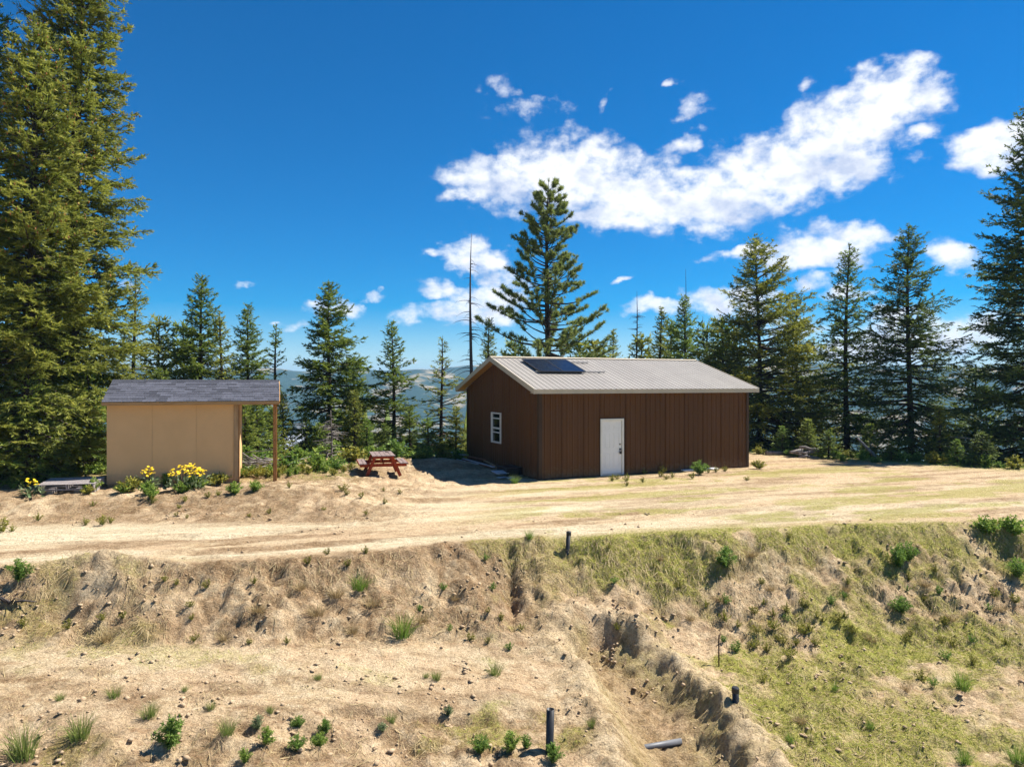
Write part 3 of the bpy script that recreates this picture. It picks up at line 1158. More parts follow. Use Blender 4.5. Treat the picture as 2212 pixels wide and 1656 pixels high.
plant_tree('fir_tree', 'short bushy fir above the wooden pallet at far left', 60, 770, 21.6, 75, mat=M_FIR_YOUNG, dz=0.25, nb=6, bl=0.17, bw=0.045, base=0.02, dens=.9)
# trees behind the shed and the gap
MID = dict(dz=0.27, nb=7, bl=0.18, bw=0.05, dens=0.85, base=0.06, pw=0.8, e_lo=-12, e_hi=34, tipc=0.48)
plant_tree('fir_tree', 'broad pointed fir rising behind the shed roof', 435, 592, 33, 92, mat=M_FIR, **MID)
plant_tree('fir_tree', 'thin fir with bare grey twigs behind the middle of the shed roof', 480, 676, 31.2, 45, mat=M_FIR_OLIVE, **{**MID, 'bare': 0.35, 'dens': 0.75})
plant_tree('fir_tree', 'dark pointed fir behind the right end of the shed roof', 537, 662, 34.5, 80, mat=M_FIR, **MID)
plant_tree('fir_tree', 'slender sparse fir just right of the shed roof', 597, 700, 32, 36, mat=M_FIR, **{**MID, 'gap': 0.3, 'dens': 0.7, 'nb': 5, 'base': .25})
plant_tree('fir_tree', 'full dark green fir standing alone above the picnic table gap', 712, 607, 33, 92, mat=M_FIR,
           **{**MID, 'base': 0.2, 'dens': 0.95, 'asym': lop(0.3, 0.85, 1.15)})
plant_tree('fir_tree', 'medium fir above the red picnic table', 850, 697, 33.5, 58, mat=M_FIR, **{**MID, 'base': 0.14})
plant_tree('fir_tree', 'half bare fir with a thin spindly top left of the brown building', 953, 728, 34, 62, mat=M_FIR_OLIVE,
           **{**MID, 'bare': 0.45, 'dens': 0.7, 'pw': 1.3, 'belly': .5, 'base': .1})
plant_tree('dead_tree', 'tall bare snag with drooping dead branches beside the pine', 1020, 503, 40, 62, kind='snag', mat=M_DARKSNAG, r=0.15, nbr=64, base=0.32, droop=0.55)
plant_tree('fir_tree', 'small fir behind the bare snag', 1058, 684, 44, 42, mat=M_FIR_OLIVE, **{**MID, 'dens': .7})
plant_tree('pine_tree', 'tall open pine with starry needle tufts behind the brown building', 1186, 385, 43, 122, kind='pine', base=0.16, r=0.26)
plant_tree('fir_tree', 'small sparse fir top right of the pine, over the roof ridge', 1322, 712, 47, 42, mat=M_FIR_OLIVE, **{**MID, 'dens': .6, 'gap': .15})
plant_tree('dead_tree', 'grey bare snag with short branches above the roof ridge', 1372, 628, 48, 48, kind='snag', mat=M_DARKSNAG, r=0.13, nbr=90, base=0.3, droop=0.25, twig=1)
plant_tree('fir_tree', 'small brownish fir above the roof, left of the bright green one', 1425, 664, 46, 48, mat=M_FIR_OLIVE, **{**MID, 'dens': .75})
plant_tree('fir_tree', 'bright green fir with a bare spire top above the roof ridge', 1482, 640, 44, 72, mat=M_FIR_YOUNG, **MID)
plant_tree('dead_tree', 'thin dead spire rising out of the bright green fir', 1478, 580, 45.5, 14, kind='snag', mat=M_DARKSNAG, r=0.07, nbr=22, base=0.6, droop=0.0)
plant_tree('dead_tree', 'short thin snag right of the bright green fir', 1523, 682, 46, 26, kind='snag', mat=M_DARKSNAG, r=0.06, nbr=40, base=0.4, droop=0.2)
# firs on the right
OPEN = dict(dz=0.33, nb=7, bl=0.19, bw=0.052, dens=0.72, base=0.12, pw=0.72, e_lo=-10, e_hi=34, sag=0.16, tipc=0.35, tier=.35)
plant_tree('fir_tree', 'broad yellow-tipped fir at the right end of the brown building', 1640, 512, 42, 165, mat=M_FIR_GOLD,
           **{**OPEN, 'base': 0.16, 'dz': .36, 'asym': lop(-0.3, 0.75, 1.2), 'tipc': .6})
plant_tree('fir_tree', 'lower yellow-green fir pressed against the broad fir on its right', 1722, 640, 43.5, 95, mat=M_FIR_GOLD, **{**OPEN, 'base': 0.1})
plant_tree('fir_tree', 'narrow open fir with its trunk showing, second from the building', 1831, 528, 39.5, 84, mat=M_FIR, **{**OPEN, 'base': 0.18, 'dens': .75, 'gap': .12})
plant_tree('fir_tree', 'tall open fir with a clear straight trunk, third from the building', 1968, 486, 38, 122, mat=M_FIR_BLUE, **{**OPEN, 'base': 0.2})
plant_tree('fir_tree', 'large dark fir cut off by the right frame edge', 2240, 185, 35.5, 165, mat=M_FIR_BLUE,
           **{**OPEN, 'base': 0.04, 'dens': .68, 'bl': .21, 'bw': .06, 'pw': .7})

# young firs sharing three shapes
YOUNG = []
for sd, hh_, rr_ in ((301, 3.0, 0.95), (302, 4.2, 1.15), (303, 2.2, 0.9)):
    YOUNG.append((conifer(sd, hh_, rr_, dz=0.2, nb=6, bl=0.16, bw=0.045, dens=0.95, base=0.03, pw=0.75, tipc=0.5, r=0.05), hh_))


def young(zx, zt, Y, v, label, mat=M_FIR_YOUNG, wide=1.0):
    px, py = zpx(zx, zt)
    X = (px - CX) / F * Y
    zb = gz(X, Y) - 0.05
    (tm, lm, nm, cn), h0 = YOUNG[v]
    s = (CZ - (py - CY) / F * Y - zb) / h0
    o = thing('young_fir', label, 'tree', (X, Y, zb), random.uniform(0, 6.28), 'young firs along the edge of the clearing')
    o.scale = (s * wide, s * wide, s)
    t = link('trunk', tm, M_BARK, o)
    tag(link('branches', lm, M_LIMB, t), kind='stuff')
    nm2 = nm
    c = link('crown', nm2, mat if len(nm2.materials) == 0 else None, o)
    c.material_slots[0].link = 'OBJECT'
    c.material_slots[0].material = mat
    tag(c, kind='stuff')
    return o


for a in ((556, 850, 28.6, 1, 'young fir filling the left of the porch opening', M_FIR_YOUNG, 1.1), (528, 872, 27.6, 0, 'small young fir low behind the shed corner trim', M_FIR_YOUNG, 1.0),
          (585, 880, 30, 1, 'young fir right behind the porch post', M_FIR_YOUNG, 1.1), (612, 850, 31, 1, 'young fir beside the post, left of the white far roof', M_FIR_OLIVE, 1.0),
          (660, 905, 31.5, 0, 'young dark fir left of the full lone fir', M_FIR, 1.2), (690, 915, 30.6, 2, 'low young fir under the lone fir', M_FIR_YOUNG, 1.2),
          (765, 845, 31.5, 1, 'pale young fir leaning on the right of the lone fir', M_FIR_OLIVE, 1.0), (792, 905, 30.8, 0, 'young fir behind the left bench of the picnic table', M_FIR_YOUNG, 1.1),
          (830, 915, 31, 0, 'young fir right behind the picnic table top', M_FIR, 1.1), (885, 880, 31.5, 0, 'young fir right of the picnic table', M_FIR, 1.2),
          (925, 905, 31.2, 2, 'low bushy young fir near the dirt heap', M_FIR_YOUNG, 1.3), (985, 880, 32.8, 0, 'young fir touching the gable wall corner', M_FIR_OLIVE, 1.1),
          (1560, 690, 44, 1, 'dark young fir over the right end of the roof ridge', M_FIR, 1.0), (1290, 742, 45, 0, 'low young fir under the pine, over the ridge', M_FIR_OLIVE, 1.2),
          (1690, 920, 35, 0, 'young fir between the building and the stump pile', M_FIR_YOUNG, 1.3), (1745, 905, 34, 0, 'young fir behind the grey stump pile', M_FIR_YOUNG, 1.2),
          (1790, 930, 33, 2, 'low young fir right of the stump pile', M_FIR, 1.3), (1880, 915, 33.5, 0, 'young fir behind the leaning grey log', M_FIR, 1.2),
          (2030, 880, 31.5, 0, 'yellow-lit young fir right of the third open fir', M_FIR_GOLD, 1.1), (2068, 950, 30.3, 2, 'small pale young fir near the right edge of the pad', M_FIR_YOUNG, 1.0),
          (2120, 935, 30, 2, 'low young fir under the large right-hand fir', M_FIR_BLUE, 1.4), (1925, 955, 32, 2, 'low fir at the foot of the third open fir', M_FIR, 1.3),
          (350, 800, 28.5, 1, 'young fir behind the left half of the shed roof', M_FIR, 1.2), (640, 960, 29.5, 2, 'little fir by the far white roof', M_FIR_YOUNG, 1.1)):
    young(*a)
for a in ((395, 700, 36, 1, 'dim fir filling the gap left of the broad shed fir', M_FIR, 1.0), 
          (765, 775, 37, 1, 'dim fir right behind the full lone fir', M_FIR, 1.0), 
          
          (1110, 735, 46, 1, 'dim fir low behind the left side of the pine', M_FIR, 1.0), (1255, 735, 46, 1, 'dim fir low behind the right side of the pine', M_FIR, 1.1), (1390, 728, 48, 1, 'dim fir top just over the middle of the ridge', M_FIR_OLIVE, 1.1),
          (1445, 700, 49, 1, 'dim fir behind the small brownish fir', M_FIR, 1.0), (1530, 705, 47, 1, 'dim fir under the short thin snag', M_FIR, 1.1), (1585, 715, 46, 1, 'dim fir left behind the broad yellow-tipped fir', M_FIR_BLUE, 1.1),
          
          (2110, 800, 42, 1, 'dim fir low behind the large right-hand fir', M_FIR_BLUE, 1.1), (345, 690, 33, 1, 'dim fir left of the broad shed fir', M_FIR_OLIVE, .9)):
    young(*a)['group'] = 'dim firs behind the front row'
plant_tree('dead_tree', 'small bleached dead fir with bare twigs left of the picnic table', 716, 885, 28.6, 42, kind='snag', r=0.04, nbr=70, base=0.08, droop=0.3, twig=3)

# ------------------------------------------------------------------ woods further down the slope


def far_wood():
    rs = np.random.default_rng(77)
    V, T, C = [], [], []
    nb = 0
    n = 3600
    Yv = 60 * (1500 / 60.0) ** rs.random(n)
    Xv = Yv * rs.uniform(-0.85, 0.85, n)
    keep = fbm(Xv / 90, Yv / 90, 3, 7) > -0.18
    Xv, Yv = Xv[keep], Yv[keep]
    Zv = land(Xv, Yv)[0]
    for x, y, z in zip(Xv, Yv, Zv):
        H = rs.uniform(7, 15)
        if z + H > CZ + y * 0.012:      # stay below the skyline
            H = max(4.0, CZ + y * 0.012 - z)
            if H > 18:
                H = rs.uniform(8, 15)
        r = H * rs.uniform(0.13, 0.2)
        vs = []
        k = 7
        for lv, (h0, h1, rr_) in enumerate(((0.1, 0.55, 1.0), (0.35, 0.8, 0.68), (0.6, 1.0, 0.42))):
            a = np.arange(k) * 2 * math.pi / k + rs.uniform(0, 6)
            rad = r * rr_ * rs.uniform(0.6, 1.25, k)
            ring = np.stack([x + rad * np.cos(a), y + rad * np.sin(a), z + H * h0 + H * 0.06 * rs.normal(0, 1, k)], -1)
            vs.append(np.vstack([ring, [[x, y, z + H * h1]]]))
            for q in range(k):
                T.append((nb + q, nb + (q + 1) % k, nb + k))
            nb += k + 1
        V.append(np.vstack(vs))
        C.append(np.tile([[rs.random(), rs.random() * 0.3, 0]], (3 * (k + 1), 1)))
    me = tri_mesh('far_wood', np.vstack(V), np.array(T), np.vstack(C))
    o = link('far_wood', me, M_FIR_BLUE)
    tag(o, 'blue-green conifer woods on the slope below the clearing', 'forest', kind='stuff')


far_wood()

# ------------------------------------------------------------------ the brown metal building
M_BROWN = pmat('brown_steel_siding', (0.112, 0.050, 0.019), (0.098, 0.044, 0.017), 2.0, 0.5, 0.14, rnd=0.07, stretch=(1, 1, 0.25))
M_BROWN_TRIM = pmat('dark_brown_steel_trim', (0.06, 0.034, 0.018), (0.046, 0.026, 0.014), 3.0, 0.5, 0.2)
M_ROOF = pmat('taupe_steel_roofing', (0.315, 0.285, 0.25), (0.28, 0.252, 0.22), 1.6, 0.45, 0.45, rnd=0.05)
M_ROOF_TRIM = pmat('taupe_steel_trim', (0.52, 0.445, 0.33), (0.45, 0.385, 0.285), 3.0, 0.45, 0.4)
M_SOFFIT = pmat('raw_wood_soffit', (0.50, 0.30, 0.12), (0.38, 0.21, 0.08), 4, 0.8, 0.2, stretch=(6, .6, 6))
M_WHITE = pmat('white_paint', (0.86, 0.84, 0.81), (0.80, 0.78, 0.75), 2.0, 0.5, 0.4)
M_WHITE_TRIM = pmat('cream_white_trim', (0.80, 0.77, 0.70), (0.72, 0.69, 0.62), 2.0, 0.5, 0.4)
M_BLACK = pmat('black_metal', (0.016, 0.015, 0.015), (0.01, 0.01, 0.01), 8, 0.4, 0.5)
M_RUBBER = pmat('black_plastic_pipe', (0.022, 0.022, 0.024), (0.012, 0.012, 0.013), 5, 0.45, 0.5, bump=0.1)


def glass_mat():
    m, nt, N, L, b = new_mat('window_glass')
    N.remove(b)
    tr = N.new('ShaderNodeBsdfTransparent')
    tr.inputs[0].default_value = (0.75, 0.8, 0.8, 1)
    gl = N.new('ShaderNodeBsdfGlossy')
    gl.inputs['Roughness'].default_value = 0.02
    fr = N.new('ShaderNodeFresnel')
    fr.inputs['IOR'].default_value = 1.9
    mx = N.new('ShaderNodeMixShader')
    L.new(fr.outputs[0], mx.inputs[0])
    L.new(tr.outputs[0], mx.inputs[1])
    L.new(gl.outputs[0], mx.inputs[2])
    L.new(mx.outputs[0], N['Material Output'].inputs['Surface'])
    return m


M_GLASS = glass_mat()


def solar_mat():
    m, nt, N, L, b = new_mat('solar_cells')
    b.inputs['Roughness'].default_value = 0.2
    b.inputs['Specular IOR Level'].default_value = 0.22
    tc = N.new('ShaderNodeTexCoord')
    br = N.new('ShaderNodeTexBrick')
    br.offset = 0.0
    br.inputs['Color1'].default_value = (0.005, 0.007, 0.018, 1)
    br.inputs['Color2'].default_value = (0.006, 0.008, 0.021, 1)
    br.inputs['Mortar'].default_value = (0.03, 0.034, 0.045, 1)
    br.inputs['Scale'].default_value = 1.0
    br.inputs['Mortar Size'].default_value = 0.004
    br.inputs['Brick Width'].default_value = 0.16
    br.inputs['Row Height'].default_value = 0.16
    L.new(tc.outputs['Object'], br.inputs['Vector'])
    L.new(br.outputs[0], b.inputs['Base Color'])
    return m


M_SOLAR = solar_mat()

BL, BD, RIDGE_Y = 9.62, 7.2, 3.6
OH_L, OH_R, OH_E = 0.40, 0.20, 0.40
Z_EAVE, Z_RIDGE = 3.25, 4.51
SLOPE = (Z_RIDGE - Z_EAVE) / (RIDGE_Y + OH_E)


def roof_z(y):
    yy = y if y <= RIDGE_Y else 2 * RIDGE_Y - y
    return Z_EAVE + SLOPE * (yy + OH_E)


B_ROT = R(24.4)
bld = thing('metal_building', 'dark brown metal shop building with taupe ribbed roof, white door and solar panels', 'building', (0.98, 25.6, 0.0), B_ROT)


def rib_profile(s0, s1, pitch=0.2286, h=0.025, org=0.0):
    """positions along the sheet and how proud it stands there"""
    out = [(s0, 0.0)]
    k = math.floor((s0 - org) / pitch) - 1
    while org + k * pitch < s1 + pitch:
        c = org + k * pitch
        for ds, hh in ((-0.036, 0), (-0.018, h), (0.018, h), (0.036, 0)):
            if s0 < c + ds < s1:
                out.append((c + ds, hh))
        for ds, hh in ((0.083, 0), (0.090, 0.004), (0.104, 0.004), (0.111, 0)):     # small stiffening bead
            if s0 < c + ds < s1:
                out.append((c + ds, hh))
        k += 1
    out.append((s1, 0.0))
    out.sort()
    return out


def sheet(name, mat, parent, O, U, W, n, s0, s1, lo, hi, breaks=(), lap=0.0, h=0.025):
    """ribbed steel sheet: O origin, U along the wall, W up, n outwards; lo(s), hi(s) give its ends"""
    pr = rib_profile(s0, s1, h=h)
    for bk in breaks:
        if s0 < bk < s1:
            pr.append((bk, 0.0))
    pr.sort()
    O, U, W, n = Vector(O), Vector(U), Vector(W), Vector(n)
    vs, fs = [], []
    for i, (s, h) in enumerate(pr):
        p = O + U * s + n * (h + lap)
        vs += [p + W * lo(s), p + W * hi(s), p + W * hi(s) - n * 0.001, p + W * lo(s) - n * 0.001]
        if i:
            a, b_ = 4 * (i - 1), 4 * i
            fs += [(a, b_, b_ + 1, a + 1), (a + 3, a + 2, b_ + 2, b_ + 3), (a + 1, b_ + 1, b_ + 2, a + 2), (a, a + 3, b_ + 3, b_)]
    return MB().add(vs, fs).build(name, mat, parent)


def wall_sheets(O, U, n, length, top, openings=(), breaks=()):
    """sheets 0.914 wide; openings (s0, s1, z0, z1) are cut out"""
    cuts = [0.0]
    k = 1
    while k * 0.9144 < length - 0.05:
        cuts.append(k * 0.9144)
        k += 1
    cuts.append(length)
    for (a, b_, _, _) in openings:
        cuts = [c for c in cuts if not (a - 0.02 < c < b_ + 0.02)] + [a, b_]
    cuts = sorted(cuts)
    for i in range(len(cuts) - 1):
        s0, s1 = cuts[i], cuts[i + 1]
        lap = 0.0012 * (i % 2)
        op = [q for q in openings if abs(q[0] - s0) < 1e-6 and abs(q[1] - s1) < 1e-6]
        Wv = (0, 0, 1)
        if op:
            if op[0][2] > 0.2:
                sheet('siding_panel', M_BROWN, bld, O, U, Wv, n, s0, s1, lambda s: -0.12, lambda s: op[0][2], breaks, lap)
            sheet('siding_panel', M_BROWN, bld, O, U, Wv, n, s0, s1, lambda s: op[0][3], top, breaks, lap)
        else:
            sheet('siding_panel', M_BROWN, bld, O, U, Wv, n, s0, s1, lambda s: -0.12, top, breaks, lap)


D0, D1, DZ = 2.52, 3.55, 2.13
WN0, WN1, WZ0, WZ1 = 3.40, 4.38, 1.03, 2.27
wall_sheets((0, 0, 0), (1, 0, 0), (0, -1, 0), BL, lambda s: Z_EAVE - 0.03, [(D0, D1, 0.0, DZ)])
wall_sheets((0, BD, 0), (0, -1, 0), (-1, 0, 0), BD, lambda s: roof_z(BD - s) - 0.10, [(BD - WN1, BD - WN0, WZ0, WZ1)], breaks=(BD - RIDGE_Y,))
wall_sheets((BL, 0, 0), (0, 1, 0), (1, 0, 0), BD, lambda s: roof_z(s) - 0.10, breaks=(RIDGE_Y,))
wall_sheets((BL, BD, 0), (-1, 0, 0), (0, 1, 0), BL, lambda s: Z_EAVE - 0.03)
# corner and base trim
for (x, y, sx, sy) in ((0, 0, -1, -1), (BL, 0, 1, -1), (0, BD, -1, 1), (BL, BD, 1, 1)):
    m = MB()
    x0, x1 = sorted((x + sx * 0.040, x - sx * 0.09))
    y0, y1 = sorted((y + sy * 0.040, y + sy * 0.0345))
    m.box(x0, x1, y0, y1, -0.12, Z_EAVE - 0.04)
    x0, x1 = sorted((x + sx * 0.040, x + sx * 0.0350))
    y0, y1 = sorted((y + sy * 0.0340, y - sy * 0.09))
    m.box(x0, x1, y0, y1, -0.12, Z_EAVE - 0.04)
    m.build('corner_trim', M_BROWN_TRIM, bld)
m = MB()
m.box(0.1, D0 - 0.03, -0.040, -0.0345, -0.12, 0.035)
m.box(D1 + 0.03, BL - 0.1, -0.040, -0.0345, -0.12, 0.035)
m.box(-0.040, -0.0345, 0.1, BD - 0.1, -0.12, 0.035)
m.build('base_trim', M_BROWN_TRIM, bld)
# dark inner lining so that the window shows a room
m = MB()
m.box(0.12, BL - 0.12, BD - 0.2, BD - 0.12, 0, 3.0)
m.box(0.12, BL - 0.12, 0.15, BD - 0.2, -0.02, 0.02)
m.box(0.12, BL - 0.12, 0.05, 0.12, 2.3, 3.2)
m.build('interior_lining', pmat('interior_board', (0.24, 0.2, 0.15), None, 3), bld)

# roof sheets on both slopes
sl = math.hypot(1, SLOPE)
Wf = Vector((0, 1, SLOPE)) / sl
nf = Vector((0, -SLOPE, 1)) / sl
run = (RIDGE_Y + OH_E) * sl
s_cuts = [-OH_L]
k = 0
while -OH_L + 0.9144 * (k + 1) < BL + OH_R - 0.05:
    k += 1
    s_cuts.append(-OH_L + 0.9144 * k)
s_cuts.append(BL + OH_R)
Wb = Vector((0, -1, SLOPE)) / sl
nb_ = Vector((0, SLOPE, 1)) / sl
for i in range(len(s_cuts) - 1):
    lap = 0.0012 * (i % 2)
    sheet('roof_panel', M_ROOF, bld, (0, -OH_E, Z_EAVE), (1, 0, 0), Wf, nf, s_cuts[i], s_cuts[i + 1], lambda s: -0.03, lambda s: run - 0.01, (), lap, 0.017)
    sheet('roof_panel', M_ROOF, bld, (0, 2 * RIDGE_Y + OH_E, Z_EAVE), (1, 0, 0), Wb, nb_, s_cuts[i], s_cuts[i + 1], lambda s: -0.03, lambda s: run - 0.01, (), lap, 0.017)
# ridge cap
m = MB()
for (W_, n_, oy) in ((Wf, nf, -OH_E), (Wb, nb_, 2 * RIDGE_Y + OH_E)):
    o_ = Vector((0, oy, Z_EAVE))
    a = o_ + W_ * (run - 0.13) + n_ * 0.037
    b_ = o_ + W_ * (run + 0.012) + n_ * 0.039
    vs = []
    for x in (-OH_L - 0.02, BL + OH_R + 0.02):
        for p in (a, b_):
            vs += [Vector((x, p.y, p.z)), Vector((x, p.y, p.z)) - n_ * 0.004]
    m.add(vs, [(0, 4, 6, 2), (1, 3, 7, 5), (0, 1, 5, 4), (2, 6, 7, 3), (0, 2, 3, 1), (4, 5, 7, 6)])
m.build('ridge_cap', M_ROOF_TRIM, bld)
# eave fascia with drip edge, rake boards, soffit
m = MB()
m.box(-OH_L, BL + OH_R, -OH_E - 0.025, -OH_E, Z_EAVE - 0.165, Z_EAVE - 0.014)
m.box(-OH_L, BL + OH_R, -OH_E - 0.035, -OH_E - 0.0255, Z_EAVE - 0.05, Z_EAVE - 0.012)
m.build('eave_fascia', M_ROOF_TRIM, bld)
m = MB()
yb = 2 * RIDGE_Y + OH_E
m.box(-OH_L, BL + OH_R, yb, yb + 0.025, Z_EAVE - 0.165, Z_EAVE - 0.014)
m.build('eave_fascia', M_ROOF_TRIM, bld)
for x0, x1 in ((-OH_L - 0.03, -OH_L - 0.002), (BL + OH_R + 0.002, BL + OH_R + 0.03)):
    for back in (0, 1):
        m = MB()
        ya = -OH_E - 0.026 if not back else yb + 0.026
        za = Z_EAVE - SLOPE * 0.026
        vs = []
        for x in (x0, x1):
            vs += [Vector((x, ya, za + 0.028)), Vector((x, ya, za - 0.165)), Vector((x, RIDGE_Y, Z_RIDGE - 0.165)), Vector((x, RIDGE_Y, Z_RIDGE + 0.028))]
        m.add(vs, [(0, 1, 2, 3), (4, 7, 6, 5), (0, 4, 5, 1), (1, 5, 6, 2), (2, 6, 7, 3), (3, 7, 4, 0)])
        m.build('rake_trim', M_ROOF_TRIM, bld)
for back in (0, 1):
    m = MB()
    for xa, xb in ((-OH_L, -0.03), (BL + 0.03, BL + OH_R)):
        vs = []
        for x in (xa, xb):
            for y in ((-OH_E, RIDGE_Y) if not back else (yb, RIDGE_Y)):
                zt = roof_z(y) - 0.06
                vs += [Vector((x, y, zt)), Vector((x, y, zt - 0.03))]
        m.add(vs, [(0, 2, 6, 4), (1, 5, 7, 3), (0, 1, 3, 2), (4, 6, 7, 5), (0, 4, 5, 1), (2, 3, 7, 6)])
    m.build('gable_soffit', M_SOFFIT, bld)
m = MB()
m.box(-OH_L + 0.002, BL + OH_R - 0.002, -OH_E + 0.002, -0.026, Z_EAVE - 0.15, Z_EAVE - 0.135)
m.build('eave_soffit', M_ROOF_TRIM, bld)

# door
m = MB()
fw = 0.075
m.box(D0, D0 + fw, -0.055, 0.08, 0.03, DZ)
m.box(D1 - fw, D1, -0.055, 0.08, 0.03, DZ)
m.box(D0 + fw, D1 - fw, -0.055, 0.08, DZ - fw, DZ)
m.build('door_frame', M_WHITE_TRIM, bld, bevel=0.006)
m = MB()
m.box(D0 - 0.03, D0 - 0.001, -0.042, 0.0, 0.0, DZ + 0.03)
m.box(D1 + 0.001, D1 + 0.03, -0.042, 0.0, 0.0, DZ + 0.03)
m.box(D0 - 0.001, D1 + 0.001, -0.042, 0.0, DZ + 0.001, DZ + 0.03)
m.build('door_trim', M_BROWN_TRIM, bld)
ds0, ds1 = D0 + fw + 0.004, D1 - fw - 0.008
door = MB()
door.box(ds0, ds1, 0.0, 0.045, 0.075, DZ - fw - 0.006)
door = door.build('door', M_WHITE, bld, bevel=0.003)
dw = ds1 - ds0
for (za, zb_) in ((0.30, 0.86), (1.02, 1.60), (1.70, 1.92)):
    for c in (0.27, 0.73):
        cx_ = ds0 + dw * c
        hw_ = dw * 0.155
        m = MB()
        # moulded raised panel: sunk moulding and proud field
        for (x0, x1, z0, z1) in ((cx_ - hw_, cx_ + hw_, za, za + 0.018), (cx_ - hw_, cx_ + hw_, zb_ - 0.018, zb_),
                                 (cx_ - hw_, cx_ - hw_ + 0.018, za + 0.018, zb_ - 0.018), (cx_ + hw_ - 0.018, cx_ + hw_, za + 0.018, zb_ - 0.018)):
            m.box(x0, x1, -0.010, 0.001, z0, z1)
        m.box(cx_ - hw_ + 0.05, cx_ + hw_ - 0.05, -0.007, 0.001, za + 0.05, zb_ - 0.05)
        m.build('door_panel', M_WHITE, door, bevel=0.004)
m = MB()
m.tube([(ds1 - 0.07, 0.0, 0.98), (ds1 - 0.07, -0.03, 0.98)], 0.034, 12)
m.tube([(ds1 - 0.07, -0.03, 0.98), (ds1 - 0.07, -0.05, 0.98), (ds1 - 0.07, -0.075, 0.98)], [0.016, 0.03, 0.02], 12)
m.build('door_knob', M_BLACK, door, True)
m = MB()
m.tube([(ds1 - 0.07, 0.0, 1.16), (ds1 - 0.07, -0.022, 1.16)], [0.032, 0.028], 12)
m.build('deadbolt', M_BLACK, door, True)
m = MB()
m.box(ds1 - 0.105, ds1 - 0.035, -0.075, -0.03, 0.80, 0.90)
m.tube([(ds1 - 0.095, -0.05, 0.90), (ds1 - 0.09, -0.05, 0.955), (ds1 - 0.05, -0.05, 0.955), (ds1 - 0.045, -0.05, 0.90)], 0.007, 6)
m.build('lock_box', M_BLACK, door, bevel=0.006)
m = MB()
m.box(D0, D1, -0.06, 0.08, 0.0, 0.0295)
m.box(D0 + fw, D1 - fw, -0.02, 0.05, 0.03, 0.07)
m.build('threshold', pmat('aluminium_sill', (0.55, 0.55, 0.55), None, 4, 0.4, 0.5, 0.8), bld)

# window in the gable wall
win = MB()
ft = 0.06


def wbox(y0, y1, z0, z1, x0, x1):
    return (x0, x1, y0, y1, z0, z1)


win.box(*wbox(WN0, WN0 + ft, WZ0, WZ1, -0.055, 0.06))
win.box(*wbox(WN1 - ft, WN1, WZ0, WZ1, -0.055, 0.06))
win.box(*wbox(WN0 + ft, WN1 - ft, WZ0, WZ0 + ft, -0.055, 0.06))
win.box(*wbox(WN0 + ft, WN1 - ft, WZ1 - ft, WZ1, -0.055, 0.06))
win = win.build('window', M_WHITE_TRIM, bld, bevel=0.004)
zm = WZ0 + 0.60
m = MB()
m.box(*wbox(WN0 + ft, WN1 - ft, zm - 0.03, zm + 0.035, -0.035, 0.03))
m.build('meeting_rail', M_WHITE_TRIM, win)
for zc, w_ in ((WZ1 - 0.24, 0.022), (zm - 0.17, 0.022)):  # white strips standing in for reflections across the panes
    m = MB()
    m.box(*wbox(WN0 + ft, WN1 - ft, zc - w_, zc + w_, -0.006, 0.012))
    m.build('reflection_bar', M_WHITE, win)
for z0, z1, xo in ((zm + 0.035, WZ1 - ft, 0.014), (WZ0 + ft, zm - 0.03, 0.022)):
    m = MB()
    m.box(*wbox(WN0 + ft, WN1 - ft, z0, z1, xo, xo + 0.004))
    m.build('window_pane', M_GLASS, win)

# solar panels on rails
RM = Matrix.Translation((0, -OH_E, Z_EAVE)) @ Matrix(((1, 0, 0, 0), (0, Wf.y, nf.y, 0), (0, Wf.z, nf.z, 0), (0, 0, 0, 1)))


def up_slope(y):
    return (y + OH_E) * sl


sol = thing('solar_array', 'two dark solar panels on rails at the left of the roof', 'solar panel', bld.matrix_basis @ (RM @ Vector((0, 0, 0))), 0)
sol.matrix_world = Matrix.Translation((0.98, 25.6, 0)) @ Matrix.Rotation(B_ROT, 4, 'Z') @ RM
t0, t1 = up_slope(1.38), up_slope(3.02)
for x0, x1 in ((0.70, 1.695), (1.715, 2.71)):
    m = MB()
    m.box(x0 + 0.02, x1 - 0.02, t0 + 0.02, t1 - 0.02, 0.085, 0.112)
    pan = m.build('solar_panel', M_SOLAR, sol)
    m = MB()
    for (a, b_, c, d) in ((x0, x1, t0, t0 + 0.02), (x0, x1, t1 - 0.02, t1), (x0, x0 + 0.02, t0 + 0.02, t1 - 0.02), (x1 - 0.02, x1, t0 + 0.02, t1 - 0.02)):
        m.box(a, b_, c, d, 0.08, 0.118)
    m.build('panel_frame', pmat('black_panel_frame', (0.05, 0.05, 0.055), None, 4, 0.4, 0.5, 0.6), pan)
M_RAIL = pmat('aluminium_rail', (0.38, 0.37, 0.36), None, 4, 0.4, 0.5, 0.7)
for yy_ in (1.52, 2.82):
    m = MB()
    tt = up_slope(yy_)
    m.box(0.6, 3.66, tt - 0.02, tt + 0.02, 0.04, 0.079)
    for xx in (0.8, 1.7, 2.6, 3.4):
        m.box(xx - 0.03, xx + 0.03, tt - 0.045, tt + 0.045, 0.034, 0.0395)
    m.build('mounting_rail', M_RAIL, sol)

# ------------------------------------------------------------------ the tan shed
M_TAN = pmat('tan_painted_board', (0.71, 0.435, 0.205), (0.65, 0.395, 0.185), 1.4, 0.8, 0.25, bump=0.05, bscale=30)


